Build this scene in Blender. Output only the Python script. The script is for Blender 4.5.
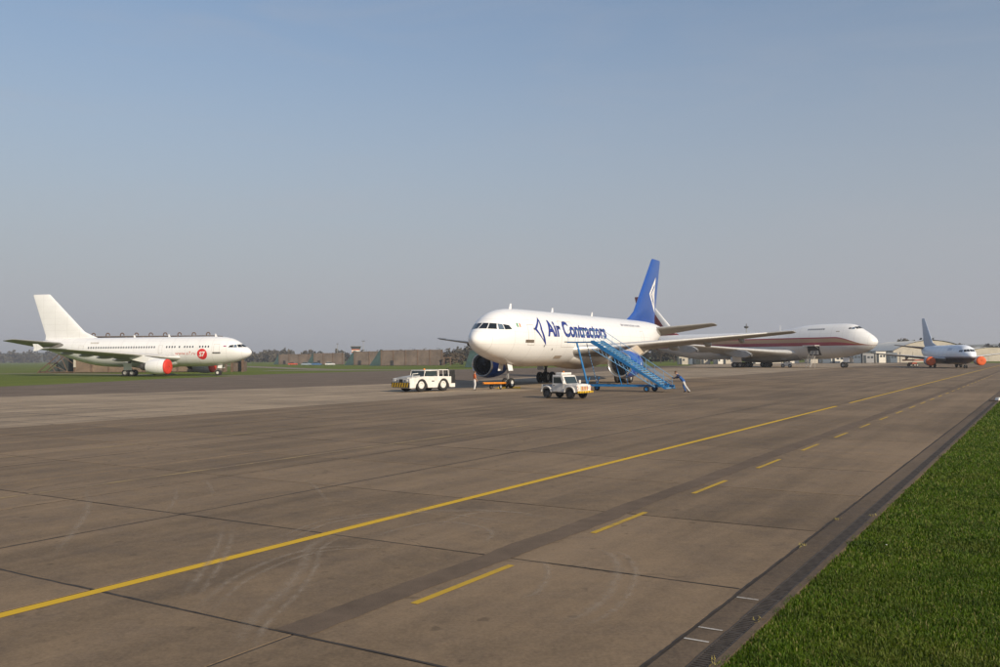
import bpy, bmesh, math, random
import numpy as np
from mathutils import Vector, Matrix
random.seed(7); np.random.seed(7)
scene = bpy.context.scene
for o in list(bpy.data.objects): bpy.data.objects.remove(o)
COL = scene.collection
sin, cos, pi, R = math.sin, math.cos, math.pi, math.radians

# ------------------------------------------------------------------ camera
CAM_H, FPX, HORIZON, ROLL = 3.0, 880.0, 357.0, 0.008
pit = math.atan((HORIZON - 333.5) / FPX)
fw = Vector((0, cos(pit), sin(pit))); rt = Vector((1, 0, 0)); up = Vector((0, -sin(pit), cos(pit)))
r2 = cos(ROLL) * rt - sin(ROLL) * up; u2 = sin(ROLL) * rt + cos(ROLL) * up
cd = bpy.data.cameras.new('camera'); cam = bpy.data.objects.new('camera', cd); COL.objects.link(cam)
cd.sensor_width = 36.0; cd.lens = FPX / 1000.0 * 36.0; cd.clip_start = 0.1; cd.clip_end = 12000
cam.matrix_world = Matrix(((r2.x, u2.x, -fw.x, 0), (r2.y, u2.y, -fw.y, 0), (r2.z, u2.z, -fw.z, CAM_H), (0, 0, 0, 1)))
scene.camera = cam

# ------------------------------------------------------------------ sky, sun, exposure
SUN_EL = R(25); SUN_AZ = math.atan2(0.62, -0.785)          # from behind the right shoulder
world = bpy.data.worlds.new('World'); scene.world = world; world.use_nodes = True
wn = world.node_tree.nodes; wl = world.node_tree.links
sky = wn.new('ShaderNodeTexSky'); sky.sky_type = 'NISHITA'; sky.sun_disc = False
sky.sun_elevation = SUN_EL; sky.sun_rotation = SUN_AZ
sky.altitude = 0; sky.air_density = 1.6; sky.dust_density = 1.2; sky.ozone_density = 3.0
bg = wn['Background']; bg.inputs['Strength'].default_value = 0.107
# hazy air: the clear sky pales to an even blue-grey towards the horizon, all the way round
tc = wn.new('ShaderNodeTexCoord'); sp = wn.new('ShaderNodeSeparateXYZ'); wl.new(tc.outputs['Generated'], sp.inputs[0])
mr = wn.new('ShaderNodeMapRange'); mr.interpolation_type = 'SMOOTHSTEP'; wl.new(sp.outputs['Z'], mr.inputs[0])
for i_, v_ in zip((1, 2, 3, 4), (-.02, .48, .93, .12)): mr.inputs[i_].default_value = v_
hz = wn.new('ShaderNodeMix'); hz.data_type = 'RGBA'; wl.new(mr.outputs[0], hz.inputs[0]); bal = wn.new('ShaderNodeMix'); bal.data_type = 'RGBA'; bal.blend_type = 'MULTIPLY'; bal.inputs[0].default_value = 1; wl.new(sky.outputs[0], bal.inputs[6]); bal.inputs[7].default_value = (.88, .94, 1.08, 1); wl.new(bal.outputs[2], hz.inputs[6]); hz.inputs[7].default_value = (3.72, 3.86, 4.42, 1)
# very thin, broad veils of high cloud
mp = wn.new('ShaderNodeMapping'); mp.inputs['Scale'].default_value = (1.6, 1.6, 7.0); wl.new(tc.outputs['Generated'], mp.inputs['Vector'])
cn = wn.new('ShaderNodeTexNoise'); cn.inputs['Scale'].default_value = 2.2; cn.inputs['Detail'].default_value = 6; cn.inputs['Roughness'].default_value = .55; cn.inputs['Distortion'].default_value = .6; wl.new(mp.outputs[0], cn.inputs['Vector'])
cr = wn.new('ShaderNodeMapRange'); cr.interpolation_type = 'SMOOTHSTEP'; wl.new(cn.outputs['Fac'], cr.inputs[0])
for i_, v_ in zip((1, 2, 3, 4), (.45, .8, 0, .20)): cr.inputs[i_].default_value = v_
cm = wn.new('ShaderNodeMix'); cm.data_type = 'RGBA'; wl.new(cr.outputs[0], cm.inputs[0]); wl.new(hz.outputs[2], cm.inputs[6]); cm.inputs[7].default_value = (4.1, 4.15, 4.5, 1)
wl.new(cm.outputs[2], bg.inputs['Color'])
sl = bpy.data.lights.new('sun', 'SUN'); sl.energy = 5.0; sl.angle = R(0.5); sl.color = (1.0, 0.87, 0.69)
sun = bpy.data.objects.new('sun', sl); COL.objects.link(sun)
sdir = Vector((sin(SUN_AZ) * cos(SUN_EL), cos(SUN_AZ) * cos(SUN_EL), sin(SUN_EL)))
sun.rotation_euler = sdir.to_track_quat('Z', 'Y').to_euler(); sun.location = (60, -60, 60)
vs = scene.view_settings
vs.view_transform = 'Standard'; vs.look = 'None'; vs.exposure = 0.0; vs.gamma = 1.0; vs.use_curve_mapping = False
scene.render.resolution_x = 1024; scene.render.resolution_y = 683

# ------------------------------------------------------------------ material helpers
class NT:
    def __init__(s, name):
        s.m = bpy.data.materials.new(name); s.m.use_nodes = True
        s.t = s.m.node_tree; s.b = s.t.nodes['Principled BSDF']; s.out = s.t.nodes['Material Output']
    def n(s, k, **kw):
        x = s.t.nodes.new(k)
        for a, v in kw.items(): setattr(x, a, v)
        return x
    def l(s, a, b): s.t.links.new(a, b)
    def math(s, op, a, b=None, c=None, clamp=False):
        x = s.n('ShaderNodeMath', operation=op); x.use_clamp = clamp
        for i, v in enumerate((a, b, c)):
            if v is None: continue
            if isinstance(v, (int, float)): x.inputs[i].default_value = v
            else: s.l(v, x.inputs[i])
        return x.outputs[0]
    def ramp(s, v, lo, hi, a=0.0, b=1.0):
        x = s.n('ShaderNodeMapRange'); x.interpolation_type = 'SMOOTHSTEP'
        s.l(v, x.inputs[0])
        for i, q in zip((1, 2, 3, 4), (lo, hi, a, b)): x.inputs[i].default_value = q
        return x.outputs[0]
    def mix(s, f, a, b, mode='MIX'):
        x = s.n('ShaderNodeMix', data_type='RGBA', blend_type=mode)
        if isinstance(f, (int, float)): x.inputs[0].default_value = f
        else: s.l(f, x.inputs[0])
        for i, v in ((6, a), (7, b)):
            if isinstance(v, (tuple, list)): x.inputs[i].default_value = (*v[:3], 1)
            else: s.l(v, x.inputs[i])
        return x.outputs[2]
    def noise(s, vec, scale, detail=4, rough=.6, dist=0):
        x = s.n('ShaderNodeTexNoise'); x.inputs['Scale'].default_value = scale
        x.inputs['Detail'].default_value = detail; x.inputs['Roughness'].default_value = rough
        x.inputs['Distortion'].default_value = dist
        if vec is not None: s.l(vec, x.inputs['Vector'])
        return x.outputs['Fac']
    def pos(s): return s.n('ShaderNodeNewGeometry').outputs['Position']
    def obj(s): return s.n('ShaderNodeTexCoord').outputs['Object']
    def mapping(s, v, scale=(1, 1, 1), rot=(0, 0, 0), loc=(0, 0, 0)):
        x = s.n('ShaderNodeMapping'); x.inputs['Scale'].default_value = scale
        x.inputs['Rotation'].default_value = rot; x.inputs['Location'].default_value = loc
        s.l(v, x.inputs['Vector']); return x.outputs[0]
    def xyz(s, v):
        x = s.n('ShaderNodeSeparateXYZ'); s.l(v, x.inputs[0]); return x.outputs
    def bump(s, h, strength=.3, dist=.01):
        x = s.n('ShaderNodeBump'); x.inputs['Strength'].default_value = strength; x.inputs['Distance'].default_value = dist
        s.l(h, x.inputs['Height']); s.l(x.outputs[0], s.b.inputs['Normal'])
    def set(s, **kw):
        for k, v in kw.items():
            k = {'color': 'Base Color', 'rough': 'Roughness', 'metal': 'Metallic', 'coat': 'Coat Weight', 'spec': 'Specular IOR Level'}.get(k, k)
            i = s.b.inputs[k]
            if isinstance(v, (tuple, list)): i.default_value = (*v[:3], 1)
            elif isinstance(v, (int, float)): i.default_value = v
            else: s.l(v, i)
        return s.m

def M(name, col, rough=.5, metal=0.0, var=.12, scale=2.0, bump=0, coat=0.0):
    """paint/metal/etc. with grime variation in object space"""
    t = NT(name); v = t.obj()
    f = t.noise(v, scale, 5, .65); f2 = t.noise(v, scale * 7, 3, .6)
    g = t.math('ADD', t.math('MULTIPLY', f, .7), t.math('MULTIPLY', f2, .3))
    k = t.ramp(g, .3, .7)
    dark = tuple(c * (1 - var * 1.6) for c in col); lite = tuple(min(1, c * (1 + var * .5)) for c in col)
    t.set(color=t.mix(k, dark, lite), metal=metal, coat=coat, rough=t.ramp(f2, .2, .8, max(.03, rough - .08), min(1, rough + .12)))
    if bump: t.bump(f2, bump, .02)
    return t.m

def mesh_obj(name, vf, mat, parent=None, smooth=False, bevel=0.0, loc=None, angle=None):
    if isinstance(vf, bpy.types.Mesh): me = vf
    else:
        me = bpy.data.meshes.new(name); me.from_pydata([tuple(v) for v in vf[0]], [], vf[1]); me.update()
        mats = mat if isinstance(mat, (list, tuple)) else [mat]
        for m_ in mats: me.materials.append(m_)
        if len(vf) > 2 and vf[2]:
            me.polygons.foreach_set('material_index', vf[2])
        bm = bmesh.new(); bm.from_mesh(me); bmesh.ops.recalc_face_normals(bm, faces=bm.faces); bm.to_mesh(me); bm.free()
        if smooth:
            me.polygons.foreach_set('use_smooth', [True] * len(me.polygons))
            if angle: me.set_sharp_from_angle(angle=R(angle))
    o = bpy.data.objects.new(name, me); COL.objects.link(o)
    if parent: o.parent = parent
    if loc: o.location = loc
    if bevel:
        b = o.modifiers.new('bevel', 'BEVEL'); b.width = bevel; b.segments = 2; b.limit_method = 'ANGLE'; b.angle_limit = R(40)
    return o
def tag(o, label=None, cat=None, group=None, kind=None):
    if label: o['label'] = label
    if cat: o['category'] = cat
    if group: o['group'] = group
    if kind: o['kind'] = kind
    return o
def thing(name, label, cat, loc=(0, 0, 0), rotz=0, group=None):
    o = bpy.data.objects.new(name, None); COL.objects.link(o); o.location = loc; o.rotation_euler = (0, 0, rotz)
    o.empty_display_size = .2
    return tag(o, label, cat, group)
def clone(o, parent, loc=None, rot=None, scale=None):
    c = o.copy(); COL.objects.link(c); c.parent = parent
    for k in ('label', 'category', 'group'):
        if k in c and parent: del c[k]
    if loc is not None: c.location = loc
    if rot is not None: c.rotation_euler = rot
    if scale is not None: c.scale = scale
    for ch in list(o.children): clone(ch, c)
    return c

class B:
    """collects verts, faces and material slots"""
    def __init__(s): s.v = []; s.f = []; s.m = []
    def add(s, v, f, mi=0):
        k = len(s.v); s.v += [tuple(q) for q in v]; s.f += [tuple(i + k for i in q) for q in f]; s.m += [mi] * len(f); return s
    def box(s, c, d, mi=0, rotz=0, roty=0):
        hx, hy, hz = d[0] / 2, d[1] / 2, d[2] / 2
        mt = Matrix.Translation(c) @ Matrix.Rotation(rotz, 4, 'Z') @ Matrix.Rotation(roty, 4, 'Y')
        v = [mt @ Vector((x, y, z)) for x in (-hx, hx) for y in (-hy, hy) for z in (-hz, hz)]
        return s.add(v, [(0, 1, 3, 2), (4, 6, 7, 5), (0, 4, 5, 1), (2, 3, 7, 6), (0, 2, 6, 4), (1, 5, 7, 3)], mi)
    def cyl(s, p0, p1, r0, r1=None, n=10, mi=0, cap=True):
        r1 = r0 if r1 is None else r1
        p0, p1 = Vector(p0), Vector(p1); d = (p1 - p0).normalized()
        a = d.orthogonal().normalized(); b = d.cross(a)
        v = [p0 + (a * cos(2 * pi * i / n) + b * sin(2 * pi * i / n)) * r0 for i in range(n)] + \
            [p1 + (a * cos(2 * pi * i / n) + b * sin(2 * pi * i / n)) * r1 for i in range(n)]
        f = [(i, (i + 1) % n, n + (i + 1) % n, n + i) for i in range(n)]
        if cap: f += [tuple(range(n - 1, -1, -1)), tuple(range(n, 2 * n))]
        return s.add(v, f, mi)
    def tube(s, pts, r, n=6, mi=0):
        for a, b in zip(pts[:-1], pts[1:]): s.cyl(a, b, r, n=n, mi=mi)
        return s
    def lathe(s, prof, o=(0, 0, 0), axis='x', n=24, mi=0, a0=0):
        """prof: (t along axis, radius)"""
        v = []
        for t, r in prof:
            for i in range(n):
                c, q = r * cos(2 * pi * i / n + a0), r * sin(2 * pi * i / n + a0)
                p = {'x': (t, c, q), 'y': (c, t, q), 'z': (c, q, t)}[axis]
                v.append((p[0] + o[0], p[1] + o[1], p[2] + o[2]))
        f = [(k * n + i, k * n + (i + 1) % n, (k + 1) * n + (i + 1) % n, (k + 1) * n + i) for k in range(len(prof) - 1) for i in range(n)]
        return s.add(v, f, mi)
    def prism(s, poly, axis, t0, t1, mi=0):
        """poly in the plane normal to axis; y: (x,z), x: (y,z), z: (x,y)"""
        def P(p, t): return {'y': (p[0], t, p[1]), 'x': (t, p[0], p[1]), 'z': (p[0], p[1], t)}[axis]
        n = len(poly); v = [P(p, t0) for p in poly] + [P(p, t1) for p in poly]
        return s.add(v, [tuple(range(n)), tuple(range(2 * n - 1, n - 1, -1))] + [(i, (i + 1) % n, n + (i + 1) % n, n + i) for i in range(n)], mi)
    def loft(s, rings, closed=True, cap=True, mi=0):
        n = len(rings[0]); v = [p for r in rings for p in r]
        f = [(k * n + i, k * n + (i + 1) % n, (k + 1) * n + (i + 1) % n, (k + 1) * n + i) for k in range(len(rings) - 1) for i in range(n if closed else n - 1)]
        if cap: f += [tuple(range(n - 1, -1, -1)), tuple(range((len(rings) - 1) * n, len(rings) * n))]
        return s.add(v, f, mi)
    def build(s, name, mat, parent=None, **kw): return mesh_obj(name, (s.v, s.f, s.m if isinstance(mat, (list, tuple)) else None), mat, parent, **kw)

# ------------------------------------------------------------------ materials
UA = R(32.0); UX, UY = sin(UA), cos(UA)                      # apron axis u (along the painted lines); v points left of it
SU, SV, U0, V0 = 4.28, 3.65, 7.0, 3.4                        # slab grid
def uv(u, v): return (u * UX - v * UY, u * UY + v * UX)
def to_uv(x, y): return (x * UX + y * UY, -x * UY + y * UX)

def concrete(name, base, joints=False, cells=True, joint_w=.05):
    t = NT(name); p = t.pos()
    q = t.mapping(p, rot=(0, 0, UA - pi / 2))              # x' = along u ... rotated below by explicit math
    X, Y, Z = t.xyz(p)
    u = t.math('ADD', t.math('MULTIPLY', X, UX), t.math('MULTIPLY', Y, UY))
    v = t.math('ADD', t.math('MULTIPLY', X, -UY), t.math('MULTIPLY', Y, UX))
    cu = t.math('DIVIDE', t.math('SUBTRACT', u, U0), SU); cv = t.math('DIVIDE', t.math('SUBTRACT', v, V0), SV)
    cb = t.n('ShaderNodeCombineXYZ'); t.l(t.math('FLOOR', cu), cb.inputs[0]); t.l(t.math('FLOOR', cv), cb.inputs[1])
    wnz = t.n('ShaderNodeTexWhiteNoise'); wnz.noise_dimensions = '2D'; t.l(cb.outputs[0], wnz.inputs['Vector'])
    st = t.n('ShaderNodeCombineXYZ'); t.l(t.math('MULTIPLY', u, .05), st.inputs[0]); t.l(t.math('MULTIPLY', v, .9), st.inputs[1])
    n1 = t.noise(p, .12, 5, .62); n2 = t.noise(p, 1.1, 6, .7); n3 = t.noise(p, 22, 4, .75); n4 = t.noise(st.outputs[0], 1.0, 5, .6)
    n7 = t.noise(p, 5.5, 5, .72); n5 = t.noise(p, 160, 2, .6); n6 = t.noise(p, .45, 5, .68, .6)
    g = t.math('ADD', t.math('MULTIPLY', n1, .9), t.math('MULTIPLY', n2, .65))
    g = t.math('ADD', g, t.math('MULTIPLY', n4, 1.1)); g = t.math('ADD', g, t.math('MULTIPLY', n3, .8)); g = t.math('ADD', g, t.math('MULTIPLY', n5, .5))
    g = t.math('ADD', g, t.math('MULTIPLY', t.math('SUBTRACT', n7, .5), .6))
    if cells: g = t.math('ADD', g, t.math('MULTIPLY', wnz.outputs['Value'], .26))
    k = t.ramp(g, 1.45, 2.7, 0.0, 1.0)
    a = tuple(c * .50 for c in base); b = tuple(c * 1.42 for c in base)
    colr = t.mix(k, a, b)
    # old oil drips and darker weathered patches
    colr = t.mix(t.ramp(n6, .58, .74, 0, .28), colr, tuple(c * .55 for c in base))
    spots = t.noise(p, 3.1, 2, .5); colr = t.mix(t.ramp(spots, .66, .73, 0, .5), colr, tuple(c * .45 for c in base))
    pale = t.noise(p, 2.3, 3, .6, .3); colr = t.mix(t.ramp(pale, .68, .78, 0, .3), colr, tuple(c * 1.6 for c in base))
    # hairline cracks
    vo = t.n('ShaderNodeTexVoronoi'); vo.feature = 'DISTANCE_TO_EDGE'; vo.inputs['Scale'].default_value = .22
    wp = t.n('ShaderNodeVectorMath', operation='ADD'); nz = t.n('ShaderNodeTexNoise'); nz.inputs['Scale'].default_value = 1.3; nz.inputs['Detail'].default_value = 5; t.l(p, nz.inputs['Vector']); t.l(p, wp.inputs[0]); t.l(nz.outputs['Color'], wp.inputs[1]); t.l(wp.outputs[0], vo.inputs['Vector'])
    crk = t.math('MULTIPLY', t.ramp(vo.outputs['Distance'], .002, .006, 1, 0), t.ramp(n1, .5, .62)); colr = t.mix(t.math('MULTIPLY', crk, .55), colr, tuple(c * .3 for c in base))
    if joints:
        def near(c, size, w):
            fr = t.math('FRACT', t.math('ADD', c, .5))
            return t.math('SUBTRACT', 1.0, t.ramp(t.math('ABSOLUTE', t.math('SUBTRACT', fr, .5)), w / size * .6, w / size * 1.2))
        j = t.math('MAXIMUM', near(cu, SU, joint_w), near(cv, SV, joint_w))
        brk = t.ramp(t.noise(p, .35, 3, .6), .35, .6)
        colr = t.mix(t.math('MULTIPLY', j, t.math('ADD', .35, t.math('MULTIPLY', brk, .5))), colr, (.03, .026, .022))
    t.set(color=colr, rough=t.ramp(n2, .3, .7, .72, .95), spec=.25)
    hb = t.math('ADD', t.math('MULTIPLY', n3, .6), t.math('MULTIPLY', n5, .4)); t.bump(hb, .35, .012)
    return t.m
CONC = (.180, .127, .077)
m_slab = concrete('apron_concrete', CONC)
m_far = concrete('apron_concrete_far', CONC, joints=True)
m_light = concrete('pale_concrete', (.30, .228, .152), joints=True, joint_w=.07)
m_kerb = concrete('kerb_concrete', (.13, .093, .06), cells=False)
def asphalt(name, base):
    t = NT(name); p = t.pos(); n1 = t.noise(p, .2, 5, .6); n2 = t.noise(p, 90, 3, .7); n3 = t.noise(p, 2.0, 4, .6)
    g = t.math('ADD', t.math('ADD', t.math('MULTIPLY', n1, .5), t.math('MULTIPLY', n2, .6)), t.math('MULTIPLY', n3, .4))
    t.set(color=t.mix(t.ramp(g, .45, 1.1), tuple(c * .6 for c in base), tuple(c * 1.45 for c in base)), rough=.9, spec=.2); t.bump(n2, .5, .01); return t.m
m_asphalt = asphalt('old_asphalt', (.150, .112, .080))
m_strip = asphalt('asphalt_trench_fill', (.135, .098, .068))
m_tar = M('joint_tar', (.045, .034, .025), .8, var=.3, scale=3)
m_taxi = asphalt('taxiway_surface', (.22, .18, .14))
def grass_ground():
    t = NT('grass_field'); p = t.pos(); n1 = t.noise(p, .03, 5, .6); n2 = t.noise(p, .6, 5, .7); n3 = t.noise(p, 9, 4, .7)
    g = t.math('ADD', t.math('ADD', t.math('MULTIPLY', n1, .6), t.math('MULTIPLY', n2, .4)), t.math('MULTIPLY', n3, .35))
    c = t.mix(t.ramp(g, .45, .9), (.078, .108, .013), (.145, .170, .028))
    c = t.mix(t.ramp(t.noise(p, .011, 4, .6), .5, .68, 0, .7), c, (.13, .135, .05))
    t.set(color=c, rough=.95, spec=.1); t.bump(n3, .8, .05); return t.m
m_grass = grass_ground()
def paint_line(name, col, wear=.5):
    t = NT(name); p = t.pos(); n = t.noise(p, 8, 6, .75); n2 = t.noise(p, .7, 4, .6); n3 = t.noise(p, 60, 3, .7)
    g = t.math('ADD', t.math('MULTIPLY', n, .45), t.math('ADD', t.math('MULTIPLY', n2, .45), t.math('MULTIPLY', n3, .3)))
    f = t.ramp(g, wear, wear + .17)
    t.set(color=t.mix(f, col, tuple(c * 1.0 for c in CONC)), rough=.7, spec=.3); return t.m
m_yellow = paint_line('worn_yellow_paint', (.60, .37, .012), .62)
m_faded = paint_line('faded_yellow_paint', (.34, .24, .10), .50)
m_whitepaint = paint_line('worn_white_paint', (.5, .47, .42), .55)

# ------------------------------------------------------------------ ground
def sheet(name, pts, z, mat, parent=None):
    return mesh_obj(name, ([(x, y, z) for x, y in pts], [tuple(range(len(pts)))]), mat, parent)
field = tag(sheet('grass_field', [(-3450, -280), (3450, -280), (3450, 4250), (-3450, 4250)], -.06, m_grass), kind='structure')
LEFT_EDGE = [(-27.7, 203), (-38, 186), (-46.3, 170), (-48.3, 151), (-52.6, 140), (-54.5, 126), (-56.3, 112.6), (-58.9, 103.7), (-75, 70)]
taxi = tag(sheet('asphalt_apron_edge', [uv(-60, 39.9), uv(330, 39.9), (118, 345), (64, 298), (57, 262), (22, 250), (-6, 222)] + LEFT_EDGE, -.009, m_asphalt), kind='structure')
pale = tag(sheet('pale_concrete_apron', [uv(-60, 39.9), uv(312, 39.9), (100, 292), (64, 285), (52, 245), (26, 190), (5.3, 133), (-10.7, 104), (-23.5, 90), (-38.5, 76), (-80, 52)], -.0045, m_light), kind='structure')
# distant taxiway strips across the grass
def strip(name, pts, w, z, mat):
    v = []
    for i, (x, y) in enumerate(pts):
        a = Vector(pts[max(0, i - 1)]); b = Vector(pts[min(len(pts) - 1, i + 1)]); d = (b - a).normalized()
        v += [(x - d.y * w / 2, y + d.x * w / 2, z), (x + d.y * w / 2, y - d.x * w / 2, z)]
    return mesh_obj(name, (v, [(2 * i, 2 * i + 1, 2 * i + 3, 2 * i + 2) for i in range(len(pts) - 1)]), mat)
tag(strip('taxiway', [(-26, 222), (-48, 240), (-90, 330), (-150, 460), (-260, 660)], 9, -.045, m_taxi), kind='structure')
tag(strip('taxiway', [(20, 208), (-26, 222), (-60, 226)], 9, -.05, m_taxi), kind='structure')
tag(strip('service_road', [(-230, 215), (-150, 216), (-104, 206), (-70, 178), (-48, 165)], 5, -.045, m_taxi), kind='structure')

# the near apron: separate slabs with recessed tarred joints, one sheet beyond
apron = tag(mesh_obj('apron', ([(*uv(-14, 3.37), -.007), (*uv(300, 3.37), -.007), (*uv(300, 39.88), -.007), (*uv(-14, 39.88), -.007)], [(0, 1, 2, 3)]), m_tar), kind='structure')
g = .021; w, h = SU / 2 - g, SV / 2 - g; bv = .005
sv, sf = [], []
for dz, e in ((-.006, 0), (-bv * .5, 0), (0, bv)):
    sv += [(-w + e, -h + e, dz), (w - e, -h + e, dz), (w - e, h - e, dz), (-w + e, h - e, dz)]
for k in (0, 4): sf += [(k + i, k + (i + 1) % 4, k + 4 + (i + 1) % 4, k + 4 + i) for i in range(4)]
sf += [(8, 9, 10, 11)]
slab_me = None; fv, ff = [], []
def seen(x, y, dmax):
    if y < 5 or y > dmax: return False
    return abs(x) < y * .57 + 4.5
for i in range(-5, 68):
    for j in range(0, 10):
        cu, cv = U0 + (i + .5) * SU, V0 + (j + .5) * SV
        x, y = uv(cu, cv)
        if seen(x, y, 50):
            if slab_me is None:
                o = mesh_obj('slab', (sv, sf), m_slab, apron); slab_me = o.data
            else:
                o = bpy.data.objects.new('slab', slab_me); COL.objects.link(o); o.parent = apron
            o.location = (x, y, random.uniform(-.001, .0007)); o.rotation_euler = (random.uniform(-.0002, .0002), random.uniform(-.0002, .0002), pi / 2 - UA)
        else:
            k = len(fv)
            fv += [(*uv(cu + a * SU / 2, cv + b * SV / 2), 0) for a, b in ((-1, -1), (1, -1), (1, 1), (-1, 1))]; ff.append((k, k + 1, k + 2, k + 3))
far = mesh_obj('far_concrete', (fv, ff), m_far, apron)
m_dash = paint_line('worn_dash_paint', (.46, .29, .02), .58)
# painted lines and the asphalt trench fill
def uvband(name, u0, u1, v0, v1, z, mat, parent=apron, n=1):
    pts = []; us = [u0 + (u1 - u0) * i / n for i in range(n + 1)]
    v = [(*uv(u, v0), z) for u in us] + [(*uv(u, v1), z) for u in us]; k = n + 1
    return mesh_obj(name, (v, [(i, i + 1, k + i + 1, k + i) for i in range(n)]), mat, parent)
v, f = [], []; rng = random.Random(4); e0 = e1 = 0
for i in range(700):
    u_ = 7.02 + i * (.12 if i < 500 else 1.1) + (0 if i < 500 else -.98 * 500); e0 = e0 * .9 + rng.uniform(-.016, .016); e1 = e1 * .9 + rng.uniform(-.016, .016)
    v += [(*uv(u_, 6.88 + e0), .004), (*uv(u_, 7.38 + e1), .004)]
    if i: f.append((2 * i - 2, 2 * i - 1, 2 * i + 1, 2 * i))
mesh_obj('asphalt_strip', (v, f), m_strip, apron)
uvband('yellow_line', -10, 53.6, 10.46, 10.66, .004, m_yellow)
uvband('yellow_line', 57.4, 250, 10.44, 10.62, .004, m_yellow)
for k in range(26): uvband('yellow_dash', 8.6 + 4.95 * k, 10.9 + 4.95 * k, 6.59, 6.70, .0045, m_dash)
uvband('faded_line', -5, 60, 19.45, 19.62, .004, m_faded)
uvband('faded_line', 5, 80, 27.6, 27.72, .004, m_faded)
# gutter: concrete lip, slotted grate over a channel, edge beam
lip = bpy.data.objects.new('gutter', None); COL.objects.link(lip); tag(lip, kind='structure')
def uvbox(name, u0, u1, v0, v1, z0, z1, mat, parent):
    c = [uv(u0, v0), uv(u1, v0), uv(u1, v1), uv(u0, v1)]
    return mesh_obj(name, ([(*p, z0) for p in c] + [(*p, z1) for p in c], [(0, 1, 2, 3), (4, 5, 6, 7)] + [(i, (i + 1) % 4, 4 + (i + 1) % 4, 4 + i) for i in range(4)]), mat, parent)
k = 0; u = 2.2
while u < 62:
    L = 2.85; uvbox('lip_slab', u, u + L - .012, 3.062, 3.369, -.12, -.002 + random.uniform(-.002, .002), m_kerb, lip); u += L
uvbox('edge_beam', 2, 62, 2.765, 2.855, -.12, .004, m_kerb, lip)
uvbox('lip_far', 62, 200, 2.76, 3.369, -.12, -.001, m_kerb, lip)
uvband('channel_floor', 2, 62, 2.855, 3.062, -.11, m_tar, lip)
m_grate = M('cast_iron_grate', (.075, .060, .048), .75, .2, var=.35, scale=6)
b = B(); b.box((0, -.088, -.016), (.498, .022, .03)); b.box((0, .088, -.016), (.498, .022, .03))
for i in range(8): b.box((-.222 + i * .0635, 0, -.014), (.034, .156, .022))
gr0 = b.build('grate', m_grate, lip)
u = 2.25; first = True
while u < 61.7:
    o = gr0 if first else clone(gr0, lip); first = False
    o.location = (*uv(u, 2.9585), random.uniform(-.004, .002)); o.rotation_euler = (0, 0, pi / 2 - UA); u += .5
for uu in (9.0, 9.45, 10.85): uvband('white_tick', uu, uu + .035, 3.09, 3.36, .0035, m_whitepaint, lip)
# tarred sealant squeezed out along the widest joints
def sealant(fixed, lo, hi, along_u, wmin, wmax, seed):
    rng = random.Random(seed); v, f = [], []; n = int((hi - lo) / .09); w1 = w2 = (wmin + wmax) / 2; off = 0
    for i in range(n + 1):
        t_ = lo + (hi - lo) * i / n; w1 = min(wmax, max(wmin, w1 + rng.uniform(-.008, .008))); w2 = min(wmax, max(wmin, w2 + rng.uniform(-.008, .008))); off = off * .95 + rng.uniform(-.003, .003)
        for q in (-w1, w2): v.append((*(uv(t_, fixed + q + off) if along_u else uv(fixed + q + off, t_)), .0028))
        if i: f.append((2 * i - 2, 2 * i - 1, 2 * i + 1, 2 * i))
    mesh_obj('joint_sealant', (v, f), m_tar, apron)
sealant(7.0, 3.45, 34, False, .010, .028, 1); sealant(U0 + SU, 3.45, 24, False, .005, .015, 2); sealant(U0 + 2 * SU, 3.45, 14, False, .004, .013, 3); sealant(U0 + 4 * SU, 3.45, 39, False, .008, .02, 4); sealant(U0 + 6 * SU, 10, 39, False, .008, .022, 8)
sealant(V0 + 3 * SV, -6, 120, True, .012, .032, 5); sealant(V0 + .005, 3, 90, True, .008, .018, 6); sealant(V0 + 6 * SV, 0, 120, True, .01, .03, 7); sealant(V0 + 4 * SV, 10, 90, True, .006, .018, 9)
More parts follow.
